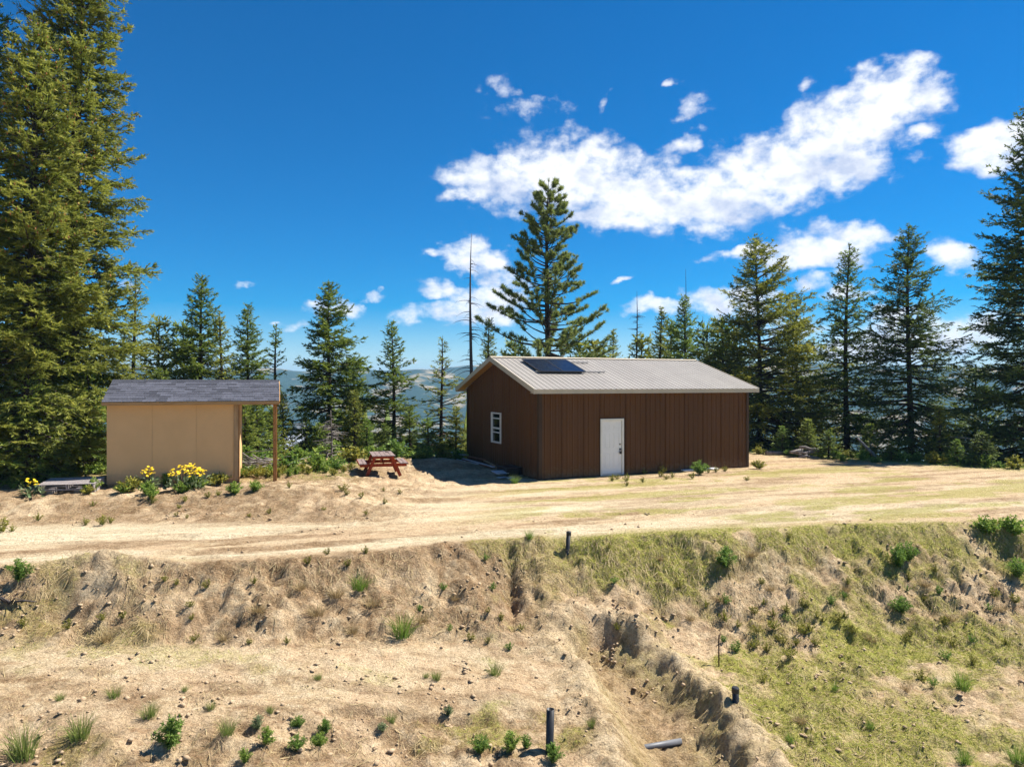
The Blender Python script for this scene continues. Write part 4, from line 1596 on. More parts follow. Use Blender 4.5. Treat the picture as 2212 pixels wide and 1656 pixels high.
def splash(m, zmax, c, amt=0.55):
    nt = m.node_tree
    N, L = nt.nodes, nt.links
    b = N['Principled BSDF']
    src = b.inputs['Base Color'].links[0].from_socket
    tc = N.new('ShaderNodeTexCoord')
    sp = N.new('ShaderNodeSeparateXYZ')
    L.new(tc.outputs['Object'], sp.inputs[0])
    no = N.new('ShaderNodeTexNoise')
    no.inputs['Scale'].default_value = 9
    no.inputs['Detail'].default_value = 6
    L.new(tc.outputs['Object'], no.inputs['Vector'])
    ma = N.new('ShaderNodeMath')
    ma.operation = 'MULTIPLY_ADD'
    L.new(no.outputs[0], ma.inputs[0])
    ma.inputs[1].default_value = -0.9
    L.new(sp.outputs[2], ma.inputs[2])
    mr = N.new('ShaderNodeMapRange')
    L.new(ma.outputs[0], mr.inputs[0])
    mr.inputs['From Min'].default_value = -0.5
    mr.inputs['From Max'].default_value = zmax - 0.45
    mr.inputs['To Min'].default_value = amt
    mr.inputs['To Max'].default_value = 0.0
    mx = N.new('ShaderNodeMix')
    mx.data_type = 'RGBA'
    L.new(mr.outputs[0], mx.inputs['Factor'])
    L.new(src, mx.inputs['A'])
    mx.inputs['B'].default_value = (*c, 1)
    L.new(mx.outputs['Result'], b.inputs['Base Color'])


splash(M_TAN, 0.45, (0.36, 0.25, 0.15))
splash(M_BROWN, 0.40, (0.22, 0.15, 0.09), 0.45)
M_CEDAR = pmat('stained_wood', (0.40, 0.19, 0.06), (0.25, 0.11, 0.035), 7, 0.75, 0.25, stretch=(3, 3, .35), bump=0.2)
M_LUMBER = pmat('weathered_tan_lumber', (0.46, 0.30, 0.16), (0.33, 0.20, 0.10), 6, 0.8, 0.2, stretch=(3, 3, .35), bump=0.2)
M_FASCIA = pmat('wood_fascia', (0.48, 0.29, 0.13), (0.34, 0.19, 0.08), 6, 0.8, 0.2, stretch=(.3, 3, 3), bump=0.2)
M_SHINGLE = pmat('asphalt_shingle', (0.108, 0.112, 0.138), (0.05, 0.052, 0.068), 26, 0.95, 0.15, rnd=0.32, bump=0.5)
SX, SY, SZ0 = -12.02, 21.2, 0.44
S_ROT = R(18.3)
shed = thing('wooden_shed', 'small tan shed with dark shingled roof and open porch on its right', 'shed', (SX, SY, SZ0), S_ROT)
SW, SD, SH = 3.66, 2.44, 2.44
# front board sheets with open seams
for i in range(3):
    m = MB()
    m.box(i * 1.22 + 0.003, i * 1.22 + 1.2175 - (0.14 if i == 2 else 0), 0.0, 0.02, 0.02, SH - 0.02)
    m.build('wall_board', M_TAN, shed)
m = MB()
for (a, b_, c, d) in ((0.02, SW, 0.03, 0.10), (0.02, SW, SD - 0.10, SD)):
    m.box(a, b_, c, d, -0.14, SH - 0.03)
m.build('wall_framing', M_LUMBER, shed)
for x0, x1 in ((0, 0.019), (SW - 0.019, SW)):
    m = MB()
    vs = []
    for x in (x0, x1):
        vs += [Vector((x, 0.021, 0.0)), Vector((x, SD, 0.0)), Vector((x, SD, SH)), Vector((x, SD / 2, SH + 0.62)), Vector((x, 0.021, SH))]
    m.add(vs, [(0, 1, 2, 3, 4), (9, 8, 7, 6, 5), (0, 5, 6, 1), (1, 6, 7, 2), (2, 7, 8, 3), (3, 8, 9, 4), (4, 9, 5, 0)])
    m.build('side_wall', M_TAN, shed)
m = MB()
m.box(0.0, SW, SD + 0.001, SD + 0.02, 0, SH)
m.build('back_wall', M_TAN, shed)
# corner boards
m = MB()
m.box(SW - 0.138, SW - 0.008, -0.022, 0.0, 0.0, SH - 0.02)
m.build('corner_board', M_LUMBER, shed)
m = MB()
m.box(SW + 0.001, SW + 0.025, -0.022, 0.10, -0.12, SH - 0.02)
m.build('corner_board', M_CEDAR, shed)
# porch frame
PX = 4.74
for yy_ in (0.05, SD - 0.05):
    m = MB()
    m.box(PX - 0.06, PX + 0.06, yy_ - 0.06, yy_ + 0.06, -0.4, SH - 0.10)
    m.build('post', M_CEDAR, shed, bevel=0.008)
m = MB()
m.box(SW + 0.03, PX + 0.10, -0.01, 0.03, SH - 0.098, SH + 0.03)
m.box(SW + 0.03, PX + 0.10, SD - 0.03, SD + 0.01, SH - 0.098, SH + 0.03)
m.build('porch_beam', M_CEDAR, shed)
# roof deck
RX0, RX1, OV = -0.06, 4.86, 0.28
zr0, zr1 = SH + 0.02, SH + 0.02 + 0.43 * (SD / 2 + OV)
ssl = math.hypot(SD / 2 + OV, zr1 - zr0)
Ws = Vector((0, SD / 2 + OV, zr1 - zr0)) / ssl
ns = Vector((0, -Ws.z, Ws.y))
SM = Matrix.Translation((0, -OV, zr0)) @ Matrix(((1, 0, 0, 0), (0, Ws.y, ns.y, 0), (0, Ws.z, ns.z, 0), (0, 0, 0, 1)))
Wk = Vector((0, -Ws.y, Ws.z))
nk = Vector((0, Ws.z, Ws.y))
SMb = Matrix.Translation((0, SD + OV, zr0)) @ Matrix(((1, 0, 0, 0), (0, Wk.y, nk.y, 0), (0, Wk.z, nk.z, 0), (0, 0, 0, 1)))
m = MB()
m.box(RX0 + 0.01, RX1 - 0.01, 0.01, ssl - 0.008, -0.02, -0.002, SM)
m.box(RX0 + 0.01, RX1 - 0.01, 0.01, ssl - 0.008, -0.02, -0.002, SMb)
m.build('roof_deck', M_SOFFIT, shed)
m = MB()
m.box(RX0, RX1, -0.01, ssl, 0.0, 0.012, SMb)
m.build('back_roofing', M_SHINGLE, shed)
# shingles on the slope in view, one by one
NC = 12
ex = ssl / NC
shm = []
for wv in (0.30, 0.24, 0.36):
    m = MB()
    m.box(-wv / 2, wv / 2, 0.0, ex + 0.03, 0.0, 0.0065)
    shm.append((m.mesh('shingle'), wv))
for c in range(NC):
    x = RX0 - random.uniform(0, 0.2)
    while x < RX1 - 0.02:
        me_, wv = random.choice(shm)
        a, b_ = max(x, RX0 - 0.015), min(x + wv, RX1 + 0.015)
        if b_ - a > 0.04:
            o = link('shingle', me_, M_SHINGLE, shed)
            tilt = Matrix.Rotation(-0.075, 4, 'X')
            o.matrix_local = SM @ Matrix.Translation(((a + b_) / 2, c * ex - 0.012, 0.0155 + random.uniform(0, 0.0015))) @ tilt @ Matrix.Diagonal(((b_ - a - 0.005) / wv, 1, 1, 1))
        x += wv
m = MB()
x = RX0 - 0.01
m.box(RX0 - 0.015, RX1 + 0.015, ssl - 0.10, ssl + 0.006, 0.019, 0.026, SM)
m.box(RX0 - 0.015, RX1 + 0.015, ssl - 0.10, ssl + 0.004, 0.0135, 0.020, SMb)
m.build('ridge_shingles', M_SHINGLE, shed)
m = MB()
m.box(RX0, RX1, -OV - 0.022, -OV, zr0 - 0.10, zr0 - 0.004)
m.build('fascia_board', M_FASCIA, shed)
m = MB()
m.box(RX0, RX1, SD + OV, SD + OV + 0.022, zr0 - 0.10, zr0 - 0.004)
m.build('fascia_board', M_FASCIA, shed)
for x0, x1 in ((RX0 - 0.022, RX0 - 0.001), (RX1 + 0.001, RX1 + 0.022)):
    m = MB()
    m.box(x0, x1, -0.02, ssl, -0.09, 0.004, SM)
    m.box(x0, x1, -0.02, ssl - 0.01, -0.09, 0.004, SMb)
    m.build('rake_board', M_FASCIA, shed)
# rafter tails and porch rafters
for i in range(9):
    xx = 0.05 + i * 0.6
    m = MB()
    m.box(xx, xx + 0.04, 0.03, ssl - 0.03, -0.115, -0.022, SM)
    m.build('rafter', M_SOFFIT, shed)

# ------------------------------------------------------------------ picnic table
M_REDWOOD = pmat('red_stained_wood', (0.36, 0.055, 0.014), (0.22, 0.028, 0.009), 7, 0.75, 0.25, stretch=(3, 3, .5))
M_GREYBOARD = pmat('weathered_grey_board', (0.36, 0.32, 0.31), (0.22, 0.19, 0.18), 8, 0.85, 0.2, stretch=(4, .4, 4), bump=0.3)
M_TABLEBOARD = pmat('weathered_red_grey_board', (0.27, 0.215, 0.20), (0.15, 0.10, 0.09), 8, 0.85, 0.2, stretch=(4, .4, 4), bump=0.3)
tx, ty = -4.36, 24.3
tz = gz(tx, ty + 0.6) + 0.02
tab = thing('picnic_table', 'red picnic table with weathered grey top and benches beside the brown building', 'picnic table', (tx, ty, tz), R(15))
tab.scale = (0.92, 0.92, 0.92)
TL = 1.55
for i in range(5):
    m = MB()
    x = -0.42 + i * 0.17
    m.box(x, x + 0.16, -0.12, TL + 0.12, 0.72, 0.755)
    m.build('top_board', M_TABLEBOARD, tab, bevel=0.004)
for sx in (-1, 1):
    for i in range(2):
        x0, x1 = sorted((sx * (0.60 + 0.15 * i), sx * (0.74 + 0.15 * i)))
        m = MB()
        m.box(x0, x1, -0.12, TL + 0.12, 0.44, 0.475)
        m.build('seat_board', M_TABLEBOARD, tab, bevel=0.004)
    x0, x1 = sorted((sx * 0.885, sx * 0.90))
    m = MB()
    m.box(x0 if sx > 0 else x0, x1, -0.11, TL + 0.11, 0.40, 0.474)
    m.build('seat_edge', M_REDWOOD, tab)
for fy in (0.08, TL - 0.08):
    for sx in (-1, 1):
        m = MB()
        m.bar((sx * 0.30, fy, 0.72), (sx * 0.62, fy, -0.03), 0.12, 0.05, (0, 1, 0))
        m.build('leg', M_REDWOOD, tab)
    m = MB()
    m.box(-0.86, 0.86, fy + 0.03, fy + 0.07, 0.325, 0.439)
    m.build('seat_bearer', M_REDWOOD, tab)
    m = MB()
    m.box(-0.38, 0.38, fy + 0.03, fy + 0.07, 0.62, 0.719)
    m.build('top_bearer', M_REDWOOD, tab)
m = MB()
m.bar((0, 0.12, 0.36), (0, TL * 0.45, 0.70), 0.045, 0.08)
m.bar((0, TL - 0.12, 0.36), (0, TL * 0.55, 0.70), 0.045, 0.08)
m.build('brace', M_REDWOOD, tab)
m = MB()
m.tube([(-0.12, 0.35, 0.757), (-0.10, 0.35, 0.80), (-0.02, 0.36, 0.815), (0.08, 0.37, 0.80), (0.11, 0.37, 0.757)], 0.012, 6)
m.tube([(0.11, 0.37, 0.77), (0.22, 0.33, 0.765)], 0.012, 6)
o = m.build('metal_hoop', M_BLACK, None, True)
o.matrix_world = Matrix.Translation((tx, ty, tz)) @ Matrix.Rotation(R(15), 4, 'Z')
tag(o, 'small dark metal hoop lying on the picnic table top', 'hoop')

# ------------------------------------------------------------------ pipes and stakes


def pipe_thing(name, label, px, py, h, r, lean=(0, 0), cap=False, mat=None, wall=0.008):
    x, y, z = spot(px, py)
    o = thing(name, label, 'pipe', (x, y, z))
    top = Vector((lean[0], lean[1], h))
    n = 20
    b = MB()
    rings = []
    for (p, rr_) in ((Vector((0, 0, -0.3)), r), (top, r), (top, r - wall), (top * 0.55, r - wall)):
        rings.append([p + Vector((math.cos(2 * math.pi * k / n) * rr_, math.sin(2 * math.pi * k / n) * rr_, 0)) for k in range(n)])
    vs = [v for rg in rings for v in rg]
    fs = []
    for i in range(3):
        for k in range(n):
            fs.append((i * n + k, i * n + (k + 1) % n, (i + 1) * n + (k + 1) % n, (i + 1) * n + k))
    fs.append(tuple(3 * n + k for k in range(n)))
    b.add(vs, fs)
    b.build('pipe_wall', mat or M_RUBBER, o, True)
    if cap:
        c = MB()
        c.tube([top - Vector((0, 0, 0.07)), top + Vector((0, 0, 0.006)), top + Vector((0, 0, 0.02))], [r + 0.008, r + 0.008, r * 0.93], 20)
        c.build('cap', mat or M_RUBBER, o)
    return o


pipe_thing('drain_pipe', 'tall open black pipe standing in the dirt at the bottom of the picture', 549, 753, 0.63, 0.057, (0.02, 0.0))
pipe_thing('drain_pipe', 'short capped black pipe right of the trench', 736, 701, 0.22, 0.055, (-0.01, 0.0), cap=True)
pipe_thing('drain_pipe', 'leaning black pipe with cap at the crest of the bank', 566.5, 551, 0.42, 0.047, (0.05, 0.0), cap=True)
x, y, z = spot(719, 666)
o = MB().tube([(0, 0, -0.3), (-0.005, 0, 0.45), (0.004, 0, 0.59)], 0.013, 6).build('stake', pmat('rusty_iron', (0.07, 0.035, 0.02), (0.035, 0.02, 0.013), 20, 0.9, .2), None, True)
o.location = (x, y, z)
tag(o, 'thin rusty iron stake standing on the rim of the trench', 'stake')
# grey pipe end lying in the trench
x, y, z = spot(664, 741)
pe = thing('buried_pipe', 'grey plastic pipe end poking out of the trench floor', 'pipe', (x + 0.22, y - 0.05, gz(x + 0.1, y) + 0.0), R(98))
m = MB()
n = 18
rings = []
for (yy_, rr_) in ((0.62, 0.05), (0.0, 0.05), (0.0, 0.043), (0.3, 0.043)):
    rings += [Vector((math.cos(2 * math.pi * k / n) * rr_, -0.05 + yy_, math.sin(2 * math.pi * k / n) * rr_ - 0.10 * yy_ + 0.04)) for k in range(n)]
fs = []
for i in range(3):
    for k in range(n):
        fs.append((i * n + k, i * n + (k + 1) % n, (i + 1) * n + (k + 1) % n, (i + 1) * n + k))
m.add(rings, fs)
m.build('pipe_wall', pmat('grey_plastic', (0.14, 0.145, 0.16), (0.09, 0.095, 0.105), 5, 0.5, 0.4), pe, True)

# ------------------------------------------------------------------ pallet, boards, scrap
x, y, z = spot(66, 493)
pal = thing('pallet', 'weathered grey wooden pallet lying left of the tan shed', 'pallet', (x - 0.72, y - .1, z + 0.02), R(12))
pal.rotation_euler.x = R(6)
pal.scale = (0.74, 0.8, 0.85)
for i in range(6):
    m = MB()
    m.box(0, 1.95, i * 0.185, i * 0.185 + 0.135, 0.255, 0.28)
    o = m.build('deck_board', M_GREYBOARD, pal, bevel=0.004)
    o.rotation_euler.z = random.uniform(-.008, .008)
for xx in (0.03, 0.95, 1.87):
    m = MB()
    m.box(xx, xx + 0.05, -0.01, 1.06, 0.10, 0.254)
    m.build('stringer', M_GREYBOARD, pal)
for yy_ in (0.0, 0.5, 0.93):
    m = MB()
    m.box(0.0, 1.95, yy_, yy_ + 0.11, 0.072, 0.0995)
    m.build('base_board', M_GREYBOARD, pal)
for i, xx in enumerate((0.25, 1.2, 1.7)):
    m = MB()
    m.box(xx, xx + 0.2, 0.1, 0.75, -0.08, 0.0715)
    m.build('support_block', M_GREYBOARD, pal)

M_REDBOARD = pmat('reddish_board', (0.30, 0.13, 0.07), (0.19, 0.08, 0.045), 6, 0.8, 0.2, stretch=(3, .4, 3))
M_PALEBOARD = pmat('pale_metal_trim', (0.55, 0.56, 0.58), (0.42, 0.43, 0.46), 4, 0.5, 0.4)
BM = Matrix.Translation((0.98, 25.6, 0)) @ Matrix.Rotation(B_ROT, 4, 'Z')
boards = [(-0.55, 6.6, -0.75, 2.9, 0.16, 'wide red board lying lowest along the gable wall', M_REDBOARD, 0.2, 0.04),
          (-0.32, 6.9, -0.45, 4.1, 0.30, 'short red board leaning nearest the gable wall', M_REDBOARD, 0.14, 0.04),
          (-0.62, 7.0, -0.80, 2.3, 0.235, 'long pale board on top of the boards by the gable wall', M_PALEBOARD, 0.10, 0.03),
          (-0.95, 6.0, -1.0, 3.4, 0.10, 'thin pale strip at the outer side of the boards by the gable wall', M_PALEBOARD, 0.06, 0.025),
          (-0.70, 7.5, -0.62, 5.9, 0.36, 'pale blue-grey board end sticking out past the far gable corner', M_PALEBOARD, 0.22, 0.03),
          (-0.40, 4.3, -0.52, 2.0, 0.20, 'narrow pale board between red boards and the black shadow box', M_LUMBER, 0.09, 0.035)]
for (x0, y0, x1, y1, zt, lab, mt, w_, h_) in boards:
    p0, p1 = BM @ Vector((x0, y0, 0)), BM @ Vector((x1, y1, 0))
    za, zb_ = gz(p0.x, p0.y), gz(p1.x, p1.y)
    b = MB()
    b.bar(Vector((0, 0, 0)), Vector((p1.x - p0.x, p1.y - p0.y, zb_ - za)), w_, h_)
    o = b.build('board', mt, None, bevel=0.003)
    o.location = (p0.x, p0.y, za + zt * 0.8)
    tag(o, lab, 'board', 'boards stacked along the gable wall')
p = BM @ Vector((-0.42, 1.75, 0))  # black box built where only dark shadow lies at the wall foot
tub = thing('dark_shadow_box', 'black box standing in for the shadow at the foot of the gable wall', 'tub', (p.x, p.y, gz(p.x, p.y) - 0.02), B_ROT)
m = MB()
vs = []
for (zz_, a, b_) in ((0, 0.26, 0.42), (0.34, 0.31, 0.48), (0.34, 0.28, 0.45), (0.03, 0.24, 0.40)):
    vs += [Vector((-a, -b_, zz_)), Vector((a, -b_, zz_)), Vector((a, b_, zz_)), Vector((-a, b_, zz_))]
fs = [(3, 2, 1, 0), (12, 13, 14, 15)]
for i in range(3):
    for k in range(4):
        fs.append((i * 4 + k, i * 4 + (k + 1) % 4, (i + 1) * 4 + (k + 1) % 4, (i + 1) * 4 + k))
m.add(vs, fs)
m.build('shadow_box_body', M_RUBBER, tub, bevel=0.01)
m = MB()
m.box(-0.335, 0.335, -0.50, 0.50, 0.31, 0.335)
m.build('shadow_box_rim', M_RUBBER, tub)
for (lx, ly, rz, w_, d_, zt, rx, lab) in ((-0.95, 1.35, 0.35, 0.62, 0.34, 0.13, 0.25, 'pale grey panel scrap propped up by the black shadow box'),
                                          (-0.78, 0.72, 0.9, 0.55, 0.20, 0.06, 0.12, 'lilac-grey board scrap lying flat near the wall corner'),
                                          (-1.05, 0.95, 0.6, 0.5, 0.16, 0.05, 0.06, 'narrow grey board scrap in front of the black shadow box')):
    p = BM @ Vector((lx, ly, 0))
    m = MB()
    m.box(-w_ / 2, w_ / 2, -d_ / 2, d_ / 2, -0.012, 0.012)
    o = m.build('board_scrap', M_PALEBOARD, None, bevel=0.003)
    o.location = (p.x, p.y, gz(p.x, p.y) + zt)
    o.rotation_euler = (rx, 0.06, B_ROT + rz)
    tag(o, lab, 'board', 'pale board scraps by the shadow box')
# white board at the foot of the long wall
p = BM @ Vector((7.0, -0.22, 0))
m = MB()
m.box(-0.85, 0.85, -0.11, 0.11, -0.015, 0.015)
o = m.build('white_board', M_WHITE, None, bevel=0.003)
o.location = (p.x, p.y, gz(p.x, p.y) + 0.05)
o.rotation_euler = (0.1, 0, B_ROT)
tag(o, 'white board lying at the foot of the long brown wall', 'board')

# brush pile behind the porch
bx, by_, bz = spot(256, 474)
bx, by_ = (256 - CX) / F * 25.8, 25.8
bz = gz(bx, by_)
pile = thing('brush_pile', 'heap of bare grey cut branches seen through the shed porch', 'brush pile', (bx, by_, bz))
rs_ = np.random.default_rng(9)
for i in range(46):
    L_ = rs_.uniform(0.5, 1.7)
    az_ = rs_.normal(0.1, 0.5)
    c = Vector((rs_.normal(0, 0.55), rs_.normal(0, 0.35), abs(rs_.normal(0.12, 0.20))))
    d = Vector((math.cos(az_), math.sin(az_), rs_.normal(0, 0.13)))
    pts = [c + d * (L_ * (t - 0.5)) + Vector((0, 0, rs_.normal(0, 0.03))) for t in (0, 0.3, 0.6, 1)]
    r_ = rs_.uniform(0.012, 0.035)
    MB().tube(pts, [r_, r_ * .9, r_ * .7, r_ * .35], 5).build('stick', M_GREYWOOD, pile, True)

# stump pile, logs and leaning log at the right edge of the clearing
sx_, sy_, sz_ = (803 - CX) / F * 33.4, 33.4, 0
sz_ = gz(sx_, sy_)
pile = thing('stump_pile', 'heap of grey stump wood and roots right of the brown building', 'wood pile', (sx_, sy_, sz_))
for i in range(16):
    L_ = rs_.uniform(0.35, 0.95)
    az_ = rs_.uniform(-0.7, 0.9)
    c = Vector((rs_.normal(0, 0.45), rs_.normal(0, 0.25), abs(rs_.normal(0.16, 0.14))))
    d = Vector((math.cos(az_), math.sin(az_), rs_.normal(0, 0.25)))
    r_ = rs_.uniform(0.04, 0.10)
    pts = [c + d * (L_ * (t - 0.5)) + Vector((rs_.normal(0, .03), 0, rs_.normal(0, 0.03))) for t in (0, 0.3, 0.7, 1)]
    MB().tube(pts, [r_ * .7, r_, r_ * .9, r_ * .5], 7).build('root_wood', M_GREYWOOD, pile, True)
for (zx, zy, Yd, L_, az_, tl, r_, lab) in ((1655, 981, 34.6, 0.9, 0.1, 0.0, 0.11, 'short reddish log beside the far corner of the brown building'),
                                          (1893, 985, 32.6, 1.2, 2.2, 0.75, 0.065, 'grey log leaning out of the ferns under the open firs'),):
    px, py = zpx(zx, zy)
    X = (px - CX) / F * Yd
    zb = gz(X, Yd)
    pts = [Vector((0, 0, 0)) + Vector((math.cos(az_) * math.cos(tl), math.sin(az_) * math.cos(tl), math.sin(tl))) * (L_ * t) for t in (0, .4, .8, 1)]
    o = MB().tube(pts, [r_ * 1.1, r_, r_ * .9, r_ * .85], 9).build('log', M_GREYWOOD, None, True)
    o.location = (X, Yd, zb + 0.08)
    tag(o, lab, 'log')
# bare fallen poles under the third open fir
X0, Y0 = (931 - CX) / F * 31.5, 31.5
for (dx, dy, dz0, dz1, lab) in ((1.6, -0.4, 0.75, 0.05, 'thin pale fallen pole slanting down right of the third open fir'),
                                (2.6, 0.3, 1.0, 0.75, 'long thin bare branch sticking out level from the third open fir')):
    zb = gz(X0, Y0)
    o = MB().tube([(0, 0, dz0), (dx * .5, dy * .5, (dz0 + dz1) / 2 + .05), (dx, dy, dz1)], [0.028, .022, 0.012], 6).build('fallen_pole', M_GREYWOOD, None, True)
    o.location = (X0 + .25, Y0, zb + .15)
    tag(o, lab, 'branch')
# root sticking out of the bank at far left
x, y, z = spot(10, 602)
ro = thing('dead_root', 'dark dead root sticking out of the bank at the left edge', 'root', (x, y, z))
for (dx, dy, dz_, r_) in ((0.75, -0.1, 0.05, 0.035), (-0.7, 0.1, 0.12, 0.045), (0.45, -0.25, 0.16, 0.02), (0.6, 0.05, -0.1, 0.018), (-0.3, -0.2, 0.2, 0.02)):
    MB().tube([(0, 0, 0), (dx * .5, dy * .5, dz_ * .7 + .03), (dx, dy, dz_)], [r_, r_ * .8, r_ * .3], 6).build('root_branch', M_DARKSNAG, ro, True)
ro.scale = (.7, .7, .7)

# far house down the slope
px, py = zpx(627, 950)
Yh = 62.0
Xh = (px - CX) / F * Yh
zh = CZ - (py - CY) / F * Yh
hs = thing('far_house', 'pale roofed house half hidden by the firs below the clearing', 'house', (Xh, Yh, zh - 4.2), R(35))
m = MB()
m.box(-3, 3, -4, 4, 0, 3.2)
m.build('wall', pmat('far_house_wall', (0.5, 0.47, 0.42), None, 2), hs)
m = MB()
for sx in (-1, 1):
    vs = [Vector((sx * 3.4, -4.4, 2.95)), Vector((sx * 3.4, 4.4, 2.95)), Vector((0, 4.4, 4.6)), Vector((0, -4.4, 4.6))]
    vs += [v + Vector((0, 0, 0.12)) for v in vs]
    m.add(vs, [(0, 3, 2, 1), (4, 5, 6, 7), (0, 1, 5, 4), (1, 2, 6, 5), (2, 3, 7, 6), (3, 0, 4, 7)])
rf = m.build('roof', pmat('pale_metal_roof', (0.62, 0.66, 0.70), (0.5, 0.55, 0.6), 1.5, 0.5, 0.4), hs)
m = MB()
m.box(0.4, 1.3, -0.5, 0.5, 4.0, 5.7)
m.build('chimney', pmat('far_chimney', (0.6, 0.58, 0.55), None, 4), rf)
m = MB()
m.box(0.25, 1.45, -0.65, 0.65, 5.85, 5.95)
m.build('chimney_cap', M_BLACK, rf)

# ------------------------------------------------------------------ small plants


def leaf_mesh(name, O, D, W, Ln, wd, tint, tip, fold=0.0):
    """pointed leaf of four triangles' outline (two faces), widest in the middle"""
    n = len(O)
    V = np.empty((n, 4, 3), np.float32)
    mid = O + D * (Ln * 0.45)[:, None]
    V[:, 0] = O
    V[:, 1] = mid + W * (wd * 0.5)[:, None]
    V[:, 2] = O + D * Ln[:, None] - np.array([0, 0, 1]) * (Ln * fold)[:, None]
    V[:, 3] = mid - W * (wd * 0.5)[:, None]
    c = np.zeros((n, 4, 3), np.float32)
    c[:, :, 0] = tint[:, None]
    c[:, :, 1] = tip[:, None]
    b = np.arange(n)[:, None] * 4
    T = np.concatenate([b + [[0, 1, 2]], b + [[0, 2, 3]]])
    return tri_mesh(name, V.reshape(-1, 3), T, c.reshape(-1, 3))


def weed(seed, h, spread, stems=16, leaves=26, ll=0.07, lw=0.018, up=0.75):
    rs = np.random.default_rng(seed)
    O, D, TP = [], [], []
    for i in range(stems):
        az = rs.uniform(0, 6.28)
        rr_ = rs.uniform(0, 1) ** 0.7
        top = np.array([math.cos(az) * spread * rr_, math.sin(az) * spread * rr_, h * (1.05 - 0.5 * rr_ ** 2) * rs.uniform(0.75, 1.1)])
        q = rs.uniform(0.12, 1, leaves)
        p = top[None] * q[:, None]
        p[:, 2] = top[2] * q ** 0.85
        ax = unit(top)
        d = rs.normal(0, 1, (leaves, 3))
        d = unit(d - 0.0 * ax + ax[None] * 0.7 + np.array([0, 0, up * 0.5]))
        O.append(p)
        D.append(d)
        TP.append(q)
    O, D, TP = np.concatenate(O), np.concatenate(D), np.concatenate(TP)
    n = len(O)
    W = unit(np.cross(D, rs.normal(0, 1, (n, 3))))
    return leaf_mesh('weed', O, D, W, ll * rs.uniform(0.6, 1.3, n), lw * rs.uniform(0.7, 1.3, n), rs.random(n), np.clip(TP * rs.uniform(0, 0.8, n), 0, 1), 0.15)


def tuft(seed, h, spread, n=110, w=0.007):
    rs = np.random.default_rng(seed)
    az = rs.uniform(0, 6.28, n)
    lean = rs.uniform(0.05, 1, n) ** 1.2
    O = np.stack([np.cos(az), np.sin(az), az * 0], -1) * (spread * 0.25 * rs.random(n))[:, None]
    d1 = unit(np.stack([np.cos(az) * lean * 0.6, np.sin(az) * lean * 0.6, np.ones(n)], -1))
    d2 = unit(np.stack([np.cos(az) * lean * 1.5, np.sin(az) * lean * 1.5, np.ones(n) * (1 - 0.6 * lean)], -1))
    L_ = h * rs.uniform(0.5, 1.1, n)
    P1 = O + d1 * (L_ * 0.55)[:, None]
    P2 = P1 + d2 * (L_ * 0.55)[:, None]
    W = unit(np.cross(d1, rs.normal(0, 1, (n, 3)))) * (w * 0.5)
    V = np.stack([O - W, O + W, P1 - W * .8, P1 + W * .8, P2], 1).reshape(-1, 3)
    b = np.arange(n)[:, None] * 5
    T = np.concatenate([b + [[0, 1, 3]], b + [[0, 3, 2]], b + [[2, 3, 4]]])
    c = np.zeros((n, 5, 3), np.float32)
    c[:, :, 0] = rs.random(n)[:, None]
    c[:, 4, 1] = 0.6
    c[:, 2:4, 1] = 0.25
    return tri_mesh('grass_tuft', V, T, c.reshape(-1, 3))


M_WEED = leaf_mat('weed_leaves', (0.041, 0.099, 0.019), (0.130, 0.247, 0.046), (0.325, 0.438, 0.088), 0.42)
M_SPRIG = leaf_mat('sprig_leaves', (0.047, 0.068, 0.016), (0.195, 0.203, 0.042), (0.450, 0.388, 0.062), 0.42)
M_YEL = leaf_mat('yellow_green_leaves', (0.08, 0.11, 0.02), (0.24, 0.25, 0.04), (0.48, 0.42, 0.06), 0.3)
M_TUFT = leaf_mat('grass_blades', (0.076, 0.139, 0.028), (0.238, 0.322, 0.070), (0.450, 0.425, 0.150), 0.42)
M_LUSH = leaf_mat('lush_leaves', (0.049, 0.119, 0.019), (0.180, 0.312, 0.048), (0.432, 0.504, 0.096), 0.42)
M_STRAW = leaf_mat('dry_straw', (0.22, 0.15, 0.065), (0.44, 0.33, 0.165), (0.62, 0.50, 0.28), 0.2)
M_SILVER = leaf_mat('silver_leaves', (0.07, 0.12, 0.05), (0.18, 0.25, 0.11), (0.33, 0.38, 0.2), 0.3)
M_PETAL = pmat('yellow_petals', (0.88, 0.63, 0.02), (0.78, 0.50, 0.01), 20, 0.6, 0.2)

WEEDS = [weed(400 + i, 0.40, 0.24, 30, 42, 0.075, 0.016) for i in range(3)]
SPRIGS = [weed(420 + i, 0.28, 0.18, 14, 26, 0.05, 0.016) for i in range(3)]
TUFTS = [tuft(440 + i, 0.36, 0.45, 170, 0.006) for i in range(3)]
BUSHES = [weed(460 + i, 0.55, 0.45, 34, 30, 0.10, 0.045, 0.4) for i in range(3)]


def put(kind, pool, mat, px, py, size, label, cat, group, y0=6.0):
    x, y, z = spot(px, py, y0)
    me_ = random.choice(pool)
    o = link(kind, me_, mat if len(me_.materials) == 0 else None)
    o.material_slots[0].link = 'OBJECT'
    o.material_slots[0].material = mat
    s = size * random.uniform(0.88, 1.12)
    o.scale = (s * random.uniform(0.9, 1.15), s * random.uniform(0.9, 1.15), s)
    o.rotation_euler = (random.uniform(-.1, .1), random.uniform(-.1, .1), random.uniform(0, 6.28))
    o.location = (x, y, z - 0.015)
    tag(o, label, cat, group)
    return o


